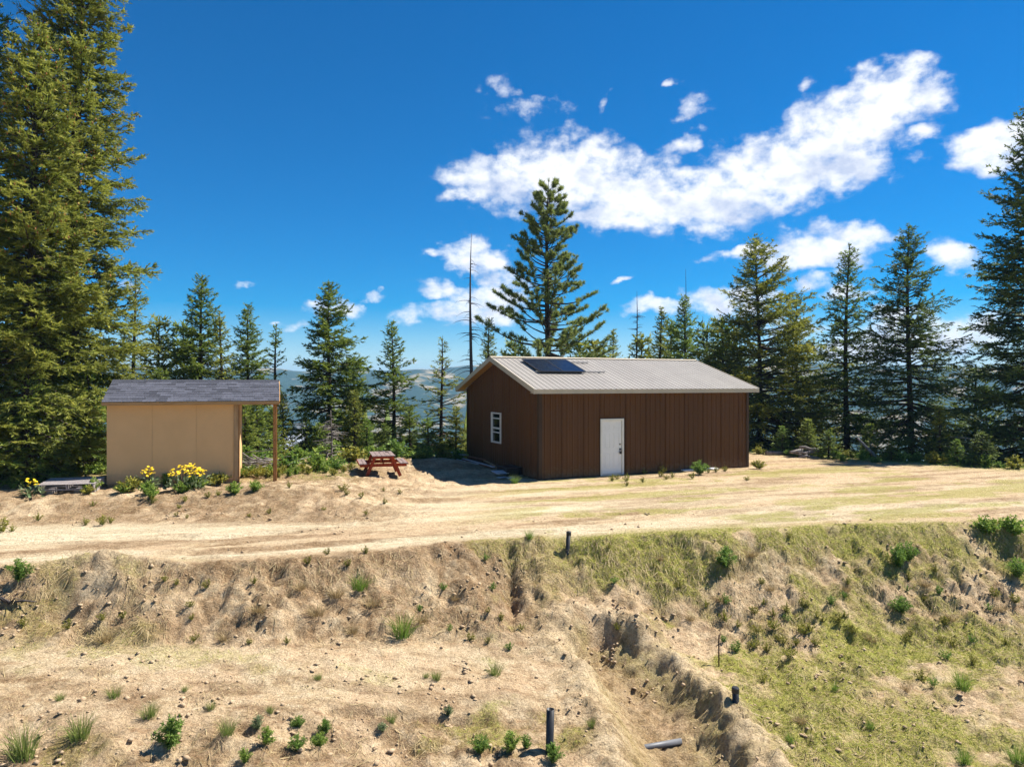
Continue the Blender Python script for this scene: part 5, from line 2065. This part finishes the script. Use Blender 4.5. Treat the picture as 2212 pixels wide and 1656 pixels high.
# single plants that stand out
for (px, py, s, k, lab) in (
        (171, 748, 1.0, 'w', 'largest leafy green weed on the dirt at the lower left'),
        (80, 737, 1.15, 't', 'bushy grass clump between the largest weed and the left edge'),
        (24, 757, 1.3, 't', 'wide grassy clump in the lower left corner'),
        (18, 582, 1.05, 'w', 'leafy green bush at the left end of the dirt road'),
        (402, 636, 1.35, 'g', 'tall bright green grass clump on the bank below the road'),
        (360, 590, 1.0, 'g', 'tall green grass with straw on the bank, left of the bright clump'),
        (726, 568, 0.95, 'w', 'round bright green weed high on the right bank'),
        (898, 567, 1.1, 'w', 'pair of dark green weeds, left one, under the right end of the road'),
        (909, 562, 1.0, 'w', 'pair of dark green weeds, right one, under the right end of the road'),
        (1017, 577, 1.1, 'w', 'big dark green bush at the right frame edge by the gully'),
        (985, 533, .75, 'b', 'low leafy bush on the pad edge left of the right frame corner'),
        (1013, 534, .9, 'b', 'taller leafy bush on the pad edge at the right frame edge'),
        (962, 690, 1.0, 'g', 'bright grass clump on the flat lower right'),
        (700, 474, 1.2, 'w', 'leafy green weed against the right half of the long wall'),
        (553, 763, 0.6, 'w', 'leafy weed growing at the foot of the tall black pipe'),
        (529, 538, 0.7, 'g', 'small grass clump on the road edge left of the leaning pipe'),
        (901, 614, 0.85, 'w', 'small bright weed midway down the right bank')):
    pool, mt = {'w': (WEEDS, M_WEED), 't': (TUFTS, M_TUFT), 'g': (TUFTS, M_LUSH), 'b': (BUSHES, M_LUSH)}[k]
    put('weed' if k in 'wb' else 'grass_clump', pool, mt, px, py, s, lab, 'plant', None)

G1 = 'small weeds on the lower dirt bench'
for (px, py, s) in ((266, 744, .8), (258, 729, .7), (298, 726, .7), (325, 733, .8), (298, 750, .9), (319, 746, .8), (245, 763, .7), (382, 731, .6),
                    (480, 752, .95), (511, 752, .95), (525, 748, .8), (448, 716, .6)):
    put('weed', WEEDS, random.choice((M_WEED, M_LUSH, M_SILVER)), px, py, s * .62, 'small green weed on the lower dirt left of the tall pipe', 'plant', G1)
for (px, py, s) in ((227, 734, .75), (150, 717, .7), (114, 697, .6), (211, 709, .45), (318, 679, .45), (495, 674, .75), (436, 679, .55), (426, 677, .35), (391, 722, .5), (592, 726, .5),
                    (60, 700, .4), (185, 690, .35), (270, 712, .4)):
    put('grass_tuft', TUFTS, M_TUFT, px, py, s, 'thin grass tuft on the bare lower dirt bench', 'plant', 'grass tufts on the lower dirt bench')
G2 = 'sprigs on the left and middle bank'
for (px, py, s) in ((102, 620, .9), (69, 628, .9), (24, 628, .8), (123, 619, .7), (165, 581, .7), (177, 584, .6), (207, 588, .8), (190, 608, .6), (194, 641, .7), (192, 621, .6),
                    (248, 644, .6), (287, 643, .6), (254, 584, .7), (308, 564, .8), (328, 554, .7), (348, 566, .7), (366, 554, .8), (485, 561, .7), (493, 589, .8), (501, 621, .8),
                    (489, 612, .6), (443, 591, .8), (450, 630, .7), (469, 640, .8), (488, 644, .7), (510, 650, .8), (521, 630, .7), (617, 630, .7), (609, 548, .7), (614, 583, .7), (420, 611, .8)):
    put('sprig', SPRIGS, random.choice((M_WEED, M_SPRIG, M_SPRIG)), px, py, s * .75, 'small leafy sprig on the eroded middle bank', 'plant', G2)
G3 = 'sprigs scattered over the right bank'
for (x, y) in ((355, 640), (245, 665), (80, 550), (540, 705), (600, 655), (745, 690), (660, 715), (930, 740), (965, 770), (1100, 725), (1070, 770), (1020, 650), (1100, 605), (660, 805), (560, 825),
               (360, 755), (440, 785), (440, 940), (540, 920), (620, 940), (720, 885), (800, 900), (910, 905), (850, 835), (1150, 830), (1120, 525), (1490, 560), (1500, 500), (1590, 630),
               (1680, 580), (1510, 850), (1700, 880), (1720, 780), (1890, 880), (1770, 905), (2100, 900), (2150, 640), (740, 755), (840, 670), (1480, 875), (880, 815), (350, 880), (690, 875),
               (1665, 450), (580, 520), (1990, 680), (2015, 600), (595, 1130), (755, 975), (1890, 1020), (1730, 985), (1580, 1125), (1650, 1155), (755, 232)):
    put('sprig', SPRIGS, random.choice((M_SPRIG, M_SPRIG, M_YEL, M_WEED)), (2000 + .4846 * x) / 3, (1500 + .4846 * y) / 3, random.uniform(.55, .9),
        'small dark sprig on the grassy right bank', 'plant', G3)
for (px, py, s) in ((964, 763, .8), (1018, 763, .9), (790, 742, .5), (870, 728, .5), (835, 690, .5)):
    put('grass_tuft', TUFTS, M_LUSH, px, py, s, 'bright grass tuft on the lower right flat', 'plant', 'grass tufts on the lower right flat')
G4 = 'sprigs along the foot of the long brown wall'
for (x, y, s) in ((1385, 880, 1.0), (1275, 885, .7), (1080, 930, .9), (1110, 918, .7), (1165, 930, .9), (1170, 958, .7), (1265, 938, .7), (1365, 905, .8), (1405, 918, .7), (1440, 908, .8),
                  (1565, 915, .8), (1700, 875, .8), (1760, 870, .9), (880, 895, .8), (970, 890, .8), (1235, 870, .6), (1320, 865, .6), (1660, 880, .7), (1890, 925, .6)):
    put('sprig', SPRIGS, random.choice((M_YEL, M_SPRIG)), (1300 + .4973 * x) / 3, (980 + .4973 * y) / 3, s, 'small yellow-green sprig in the dirt before the long brown wall', 'plant', G4)
put('weed', BUSHES, M_YEL, 651, 467, .0001 + .6, 'yellow-green clump right of the building corner', 'plant', None).location = ((752.5 + 6 - CX) / F * 28.9, 28.9, gz((758.5 - CX) / F * 28.9, 28.9))
put('grass_clump', TUFTS, M_LUSH, 514.5, 483, 1.0, 'bright green grass clump at the near corner of the gable wall', 'plant', None)

G5 = 'weeds in front of the shed'
for (x, y, s) in ((290, 895, .95), (400, 915, .9), (430, 935, .8), (340, 850, .8), (245, 900, .6), (860, 845, .9), (900, 835, .8), (620, 905, .8), (820, 850, .8), (960, 905, .8), (1085, 890, .7), (60, 885, .8),
                  (520, 850, .9), (690, 870, .8), (740, 865, .7), (30, 905, .6), (990, 800, .8)):
    put('weed', BUSHES, random.choice((M_LUSH, M_YEL)), (250 + .4747 * x) / 3, (1050 + .4747 * y) / 3, s * .75, 'low yellow-green weed on the dirt in front of the tan shed', 'plant', G5)
for (x, y, s) in ((1030, 800, .8), (1060, 775, .9), (1095, 800, .8), (1125, 790, .9), (1160, 800, .8), (1190, 785, .9), (1230, 800, .8), (1260, 780, .9), (1300, 795, .8), (1340, 785, .8), (1385, 770, .9), (1420, 780, .7),
                  (1470, 760, .8), (1530, 770, .8), (1580, 790, .7), (1640, 770, .7), (1690, 750, .7), (1130, 760, .8), (1210, 750, .8), (1010, 770, .8)):
    put('weed', BUSHES, random.choice((M_LUSH, M_YEL, M_YEL)), (250 + .4747 * x) / 3, (1050 + .4747 * y) / 3, s * .62, 'low yellow-green weed between the shed porch and the picnic table', 'plant', 'weeds between the porch and the table')
G6 = 'sprigs on the dirt between the shed and the road'
for (x, y, s) in ((430, 970, .8), (640, 960, .7), (600, 1000, .5), (790, 930, .7), (850, 920, .6), (930, 900, .8), (1300, 870, .7), (1640, 890, .9), (1660, 915, .7), (1900, 970, .6), (1790, 1040, .5),
                  (590, 1050, .5), (655, 1060, .4), (1050, 1055, .4), (1180, 1030, .5), (1900, 890, .6), (2000, 905, .6), (1760, 930, .6), (1520, 1010, .4), (60, 985, .6)):
    put('sprig', SPRIGS, random.choice((M_YEL, M_SPRIG)), (250 + .4747 * x) / 3, (1050 + .4747 * y) / 3, s, 'small sprig on the dirt between shed, table and road', 'plant', G6)
for (px, py, s) in ((3, 532, 1.2), (12, 531, .7), (85, 525, .8), (103, 525, .9), (110, 523, .7), (38, 520, .7)):
    put('sprig', SPRIGS, M_YEL, px, py, s, 'yellow-green sprig along the left end of the dirt road', 'plant', 'sprigs at the left end of the road')

for (px, py, s) in ((316, 615, 1.2), (336, 596, 1.1), (372, 606, 1.2), (352, 632, 1.0), (104, 640, 1.1), (300, 590, .9), (420, 622, 1.0), (258, 612, .9), (225, 640, .8), (455, 600, .8),
                    (752, 556, .9), (770, 590, .9), (845, 590, 1.0), (925, 585, .9), (950, 620, 1.0), (870, 640, .8), (720, 600, .9), (1000, 610, .9), (660, 560, .8), (690, 620, .8), (905, 690, .7), (800, 722, .8)):
    put('dry_tuft', TUFTS, M_STRAW, px, py, s, 'bunch of bleached dry grass on the bank', 'plant', 'bleached dry grass bunches on the banks').scale.z *= .55

# balsamroot clumps with yellow daisies


def balsam(label, px, py, h, spread, nfl, y0=6.0):
    x, y, z = spot(px, py, y0)
    rs = np.random.default_rng(int(px * 3))
    o = thing('flowering_plant', label, 'flowers', (x, y, z), 0, 'yellow flowering plants by the shed')
    n = int(55 * spread / 0.3)
    az = rs.uniform(0, 6.28, n)
    rr_ = rs.random(n) ** 0.6 * spread
    O = np.stack([np.cos(az) * rr_ * 1.25, np.sin(az) * rr_ * 0.8, rs.uniform(0, h * 0.45, n)], -1)
    D = unit(np.stack([np.cos(az) * 0.7, np.sin(az) * 0.7, rs.uniform(0.1, 1.1, n)], -1) + rs.normal(0, .3, (n, 3)))
    W = unit(np.cross(D, rs.normal(0, .6, (n, 3)) + [0, 0, 1]))
    link('leaves', leaf_mesh('leaves', O, D, W, rs.uniform(0.14, 0.26, n), rs.uniform(0.06, 0.11, n), rs.random(n), rs.random(n) * 0.4, 0.2), M_SILVER, o)
    st, V, T = MB(), [], []
    for i in range(nfl):
        a, q = rs.uniform(0, 6.28), rs.random() ** 0.55 * spread
        bx_, by_ = math.cos(a) * q * 1.05, math.sin(a) * q * 0.8
        hz = h * rs.uniform(0.68, 1.05) * (1 - 0.25 * (q / spread) ** 2)
        st.tube([(bx_ * .6, by_ * .6, 0), (bx_ * .9, by_ * .9, hz * .6), (bx_, by_, hz)], 0.004, 3, cap=False)
        nr = Vector((rs.normal(0.1, .45), rs.normal(-.35, .45), 1)).normalized()
        u_ = nr.orthogonal().normalized()
        v_ = nr.cross(u_)
        c = Vector((bx_, by_, hz))
        b0 = len(V)
        V.append(c + nr * 0.008)
        k = 11
        for j in range(k):
            an = 2 * math.pi * j / k
            rr2 = 0.046 * rs.uniform(.85, 1.1)
            w_ = 0.22
            V.append(c + (u_ * math.cos(an - w_) + v_ * math.sin(an - w_)) * rr2 * .8)
            V.append(c + (u_ * math.cos(an) + v_ * math.sin(an)) * rr2 - nr * .006)
            V.append(c + (u_ * math.cos(an + w_) + v_ * math.sin(an + w_)) * rr2 * .8)
            T += [(b0, b0 + 1 + 3 * j, b0 + 2 + 3 * j), (b0, b0 + 2 + 3 * j, b0 + 3 + 3 * j)]
    tag(st.build('stems', M_WEED, o), kind='stuff')
    tag(link('flower_heads', tri_mesh('flower_heads', np.array([tuple(v) for v in V]), np.array(T)), M_PETAL, o), kind='stuff')
    return o


balsam('big clump of yellow daisies in front of the middle of the tan wall', 188, 489, 0.72, 0.50, 90)
balsam('small clump of yellow daisies left of the big clump at the shed', 149, 488, 0.66, 0.20, 26)
balsam('few yellow daisies at the left end of the wooden pallet', 33, 497, 0.55, 0.22, 12)

# bushes and saplings along the back edge of the clearing
G7 = 'leafy bushes along the back edge of the clearing'
EDGE = ((20, 478, 22.8), (45, 475, 23.4), (75, 478, 23.2), (95, 474, 24.0), (98, 468, 25.0), (245, 462, 26.8), (262, 458, 28), (285, 462, 27.6), (300, 455, 28.6), (312, 460, 28), (330, 452, 29.5), (345, 455, 29), (352, 461, 28),
        (372, 452, 29.8), (395, 452, 30), (415, 452, 30.2), (425, 458, 29.4), (440, 452, 31), (455, 455, 31), (290, 468, 26), (318, 470, 25.4), (335, 467, 26), (760, 458, 35), (775, 456, 35), (790, 458, 34.4), (820, 460, 33.6),
        (835, 462, 33), (850, 460, 33.2), (862, 464, 32.4), (885, 462, 32.6), (900, 465, 31.8), (915, 464, 31.8), (935, 468, 30.6), (950, 466, 30.9), (970, 468, 30.2), (985, 470, 29.6), (1000, 470, 29.4), (1015, 472, 29), (842, 468, 31.8), (875, 470, 31.2))
for i, (px, py, Yd) in enumerate(EDGE):
    X = (px - CX) / F * Yd
    me_ = BUSHES[i % 3]
    o = link('bush', me_, None)
    if len(me_.materials) == 0:
        me_.materials.append(M_LUSH)
    o.material_slots[0].link = 'OBJECT'
    o.material_slots[0].material = (M_LUSH, M_WEED, M_YEL, M_LUSH, M_WEED)[i % 5]
    s = random.uniform(.7, 1.35) if px < 500 else random.uniform(.5, .95)
    o.scale = (s * 1.2, s * 1.2, s)
    o.rotation_euler = (0, 0, random.uniform(0, 6.28))
    o.location = (X, Yd, gz(X, Yd) - 0.05)
    side = 'between the shed porch and the brown building' if 230 < px < 500 else ('at the foot of the tall left firs' if px < 230 else 'under the firs right of the brown building')
    tag(o, 'leafy green bush ' + side, 'bush', 'leafy bushes ' + side)

# ------------------------------------------------------------------ ground cover nobody could count


def scatter(n, wfun, x0, x1, y0, y1, seed):
    rs = np.random.default_rng(seed)
    X = rs.uniform(x0, x1, n)
    Y = rs.uniform(y0, y1, n)
    ok = np.abs(X / Y) < 0.78
    X, Y = X[ok], Y[ok]
    r = land(X, Y)
    w = wfun(X, Y, *r[1:])
    k = rs.random(len(X)) < w
    return rs, X[k], Y[k], r[0][k], [a[k] for a in r[1:]]


def strands(name, label, cat, mat, n, wfun, area, seed, ln, wd, flat, down, thin=True):
    rs, X, Y, Z, ms = scatter(n, wfun, *area, seed)
    m_ = len(X)
    e = 0.05
    gx = (land(X + e, Y)[0] - land(X - e, Y)[0]) / (2 * e)
    gy = (land(X, Y + e)[0] - land(X, Y - e)[0]) / (2 * e)
    gx, gy = np.clip(gx, -1, 1), np.clip(gy, -1, 1)
    a = rs.uniform(0, 6.28, m_)
    dx = np.cos(a) - gx * down
    dy = np.sin(a) - gy * down
    d = unit(np.stack([dx, dy, np.zeros(m_)], -1))
    d[:, 2] = d[:, 0] * gx + d[:, 1] * gy
    d = unit(d)
    nr = unit(np.stack([-gx, -gy, np.ones(m_)], -1))
    up = rs.uniform(flat[0], flat[1], m_)[:, None]
    d1 = unit(d * (1 - up) + nr * up)
    d2 = unit(d * 1.0 + nr * (up - 0.55) * 0.8)
    L_ = rs.uniform(*ln, m_)
    O = np.stack([X, Y, Z - 0.004], -1)
    P1 = O + d1 * (L_ * .5)[:, None]
    P2 = P1 + d2 * (L_ * .5)[:, None]
    P2[:, 2] = np.maximum(P2[:, 2], Z - L_ * 0.5)
    W = unit(np.cross(d1, rs.normal(0, 1, (m_, 3)) * .5 + nr)) * (rs.uniform(*wd, m_) * 0.5)[:, None]
    V = np.stack([O - W, O + W, P1, P2], 1)
    V[:, 2] = P1 - W * .7
    if thin:
        P2 = O + (d1 + d2) * (L_ * .5)[:, None]
        V3 = np.stack([O - W, O + W, P2], 1).reshape(-1, 3)
        c = np.zeros((m_, 3, 3), np.float32)
        c[:, :, 0] = rs.random(m_)[:, None]
        c[:, :, 1] = (rs.random(m_) * 0.6)[:, None]
        o = link(name, tri_mesh(name, V3, np.arange(3 * m_).reshape(-1, 3), c.reshape(-1, 3)), mat)
        tag(o, label, cat, kind='stuff')
        return m_
    V2 = np.stack([O - W, O + W, P1 + W * .7, P1 - W * .7, P2], 1).reshape(-1, 3)
    b = np.arange(m_)[:, None] * 5
    T = np.concatenate([b + [[0, 1, 2]], b + [[0, 2, 3]], b + [[3, 2, 4]]])
    c = np.zeros((m_, 5, 3), np.float32)
    c[:, :, 0] = rs.random(m_)[:, None]
    c[:, :, 1] = (rs.random(m_) * 0.6)[:, None]
    o = link(name, tri_mesh(name, V2, T, c.reshape(-1, 3)), mat)
    tag(o, label, cat, kind='stuff')
    return m_


M_NEEDLE = leaf_mat('brown_needles', (0.07, 0.038, 0.018), (0.20, 0.11, 0.05), (0.34, 0.22, 0.11), 0.1)
M_SHORT = leaf_mat('short_grass', (0.14, 0.17, 0.025), (0.35, 0.38, 0.06), (0.54, 0.52, 0.12), 0.42)
strands('dry_grass', 'flattened dry grass and straw over the banks', 'dry grass', M_STRAW, 700000,
        lambda X, Y, g, l, b, bank, low, tr: np.clip(bank * (0.30 + 0.5 * g + 0.4 * l) + low * (0.06 + 0.55 * g + 0.3 * l) - tr * .6, 0, 1) * sst(-.45, .25, fbm(X * .9, Y * .9, 3, 201)) * .55,
        (-13, 15, 8, 18.5), 501, (0.08, 0.34), (0.006, 0.012), (0.05, 0.45), 1.6)
strands('short_grass', 'thin short green grass on the banks and pad edge', 'grass', M_SHORT, 600000,
        lambda X, Y, g, l, b, bank, low, tr: np.clip(g * g * 0.85 - tr, 0, 1) * (Y < edge_y(X) + .3), (-13, 15, 8, 18.5), 502, (0.04, 0.12), (0.006, 0.012), (0.3, 0.85), 0.3)
strands('meadow_grass', 'green grass along the back edge of the clearing and around the shed', 'grass', M_LUSH, 200000,
        lambda X, Y, g, l, b, bank, low, tr: np.clip((Y > 21) * g * g * np.maximum(sst(-2.5, -.5, Y - np.interp(X, BACK[:, 0], BACK[:, 1])), sst(-4.5, -5.5, X)), 0, 1), (-22, 23, 21, 40), 503, (0.08, 0.30), (0.009, 0.018), (0.5, 0.95), 0.1)
strands('litter', 'dry needles and twigs on the dirt before the shed', 'litter', M_STRAW, 260000,
        lambda X, Y, g, l, b, bank, low, tr: np.clip(l * .5, 0, 1) * (Y > 16), (-14, 15, 15.5, 27), 504, (0.05, 0.2), (0.006, 0.012), (0.02, 0.3), 0.2)


strands('needle_litter', 'scattered brown needles and twigs on the bare dirt', 'litter', M_NEEDLE, 420000,
        lambda X, Y, g, l, b, bank, low, tr: np.clip(.03 + .28 * l, 0, 1) * sst(-.4, .4, fbm(X * 1.1, Y * 1.4, 3, 221)), (-14, 15, 8, 27), 505, (0.04, 0.16), (0.005, 0.011), (0.0, 0.2), 0.2)


def clods():
    rs, X, Y, Z, ms = scatter(110000, lambda X, Y, g, l, b, bank, low, tr: np.clip(0.06 + 0.35 * bank * (1 - g) + 0.8 * tr + 0.22 * low, 0, 1) * sst(-.25, .5, fbm(X * 1.3, Y * 1.3, 3, 211)) * (1 - .8 * b),
                              -12, 14.5, 8, 19, 601)
    n = len(X)
    base = np.array([(1, 0, 0), (-1, 0, 0), (0, 1, 0), (0, -1, 0), (0, 0, 1), (0, 0, -1)], float)
    f = np.array([(0, 2, 4), (2, 1, 4), (1, 3, 4), (3, 0, 4), (2, 0, 5), (1, 2, 5), (3, 1, 5), (0, 3, 5)])
    r = 0.007 + 0.055 * rs.random(n) ** 6
    V = base[None] * rs.uniform(0.6, 1.2, (n, 6, 1)) + rs.normal(0, .12, (n, 6, 3))
    V[:, :, 2] *= rs.uniform(.35, .8, (n, 1))
    V[:, :, 0] *= rs.uniform(.7, 1.5, (n, 1))
    a = rs.uniform(0, 6.28, n)
    c, s = np.cos(a)[:, None], np.sin(a)[:, None]
    V = np.stack([V[:, :, 0] * c - V[:, :, 1] * s, V[:, :, 0] * s + V[:, :, 1] * c, V[:, :, 2]], -1)
    V = V * r[:, None, None] + np.stack([X, Y, Z + r * .25], -1)[:, None]
    T = (f[None] + (np.arange(n) * 6)[:, None, None]).reshape(-1, 3)
    o = link('clods', tri_mesh('clods', V.reshape(-1, 3), T), pmat('dirt_clod', (0.47, 0.35, 0.225), (0.30, 0.21, 0.13), 9, 0.95, 0.1))
    tag(o, 'small dirt clods and stones strewn on the banks', 'clods', kind='stuff')


clods()

# ------------------------------------------------------------------ air over the valley


def haze():
    m = bpy.data.materials.new('valley_haze')
    m.use_nodes = True
    nt = m.node_tree
    nt.nodes.clear()
    v = nt.nodes.new('ShaderNodeVolumePrincipled')
    v.inputs['Color'].default_value = (0.36, 0.64, 1.0, 1)
    v.inputs['Density'].default_value = 0.00021
    v.inputs['Anisotropy'].default_value = 0.0
    out = nt.nodes.new('ShaderNodeOutputMaterial')
    nt.links.new(v.outputs[0], out.inputs['Volume'])
    zmin = float(zz.min()) - 60
    b = MB()
    b.box(-5600, 5600, -600, 5600, min(zmin, -230), 112)
    o = b.build('haze', m)
    tag(o, 'pale blue haze filling the valley air', 'haze', kind='stuff')


haze()



# ------------------------------------------------------------------ tell alike plants apart by their order in the row
ORD = ['', 'second ', 'third ', 'fourth ', 'fifth ', 'sixth ', 'seventh ', 'eighth ', 'ninth ', 'tenth ', 'eleventh ', 'twelfth ', 'thirteenth ', 'fourteenth ', 'fifteenth ', 'sixteenth ',
       'seventeenth ', 'eighteenth ', 'nineteenth ', 'twentieth ', 'twenty-first ', 'twenty-second ']
rows = {}
for o in bpy.data.objects:
    if o.parent is None and o.get('group') and o.get('category') in ('plant', 'bush'):
        rows.setdefault(o['group'], []).append(o)
for g_, os_ in rows.items():
    if len(os_) > 24:
        os_.sort(key=lambda o: o.location.y)
        n3 = -(-len(os_) // 3)
        bands = [('lower', os_[:n3]), ('middle', os_[n3:2 * n3]), ('upper', os_[2 * n3:])]
    else:
        bands = [('', os_)]
    for bn, lst in bands:
        lst.sort(key=lambda o: o.location.x / o.location.y)
        for i, o in enumerate(lst):
            kind_ = o['label']
            where = (' in its %s band' % bn) if bn else ''
            o['label'] = '%s, %sfrom the left%s' % (kind_, ORD[i] if i else 'first ', where)
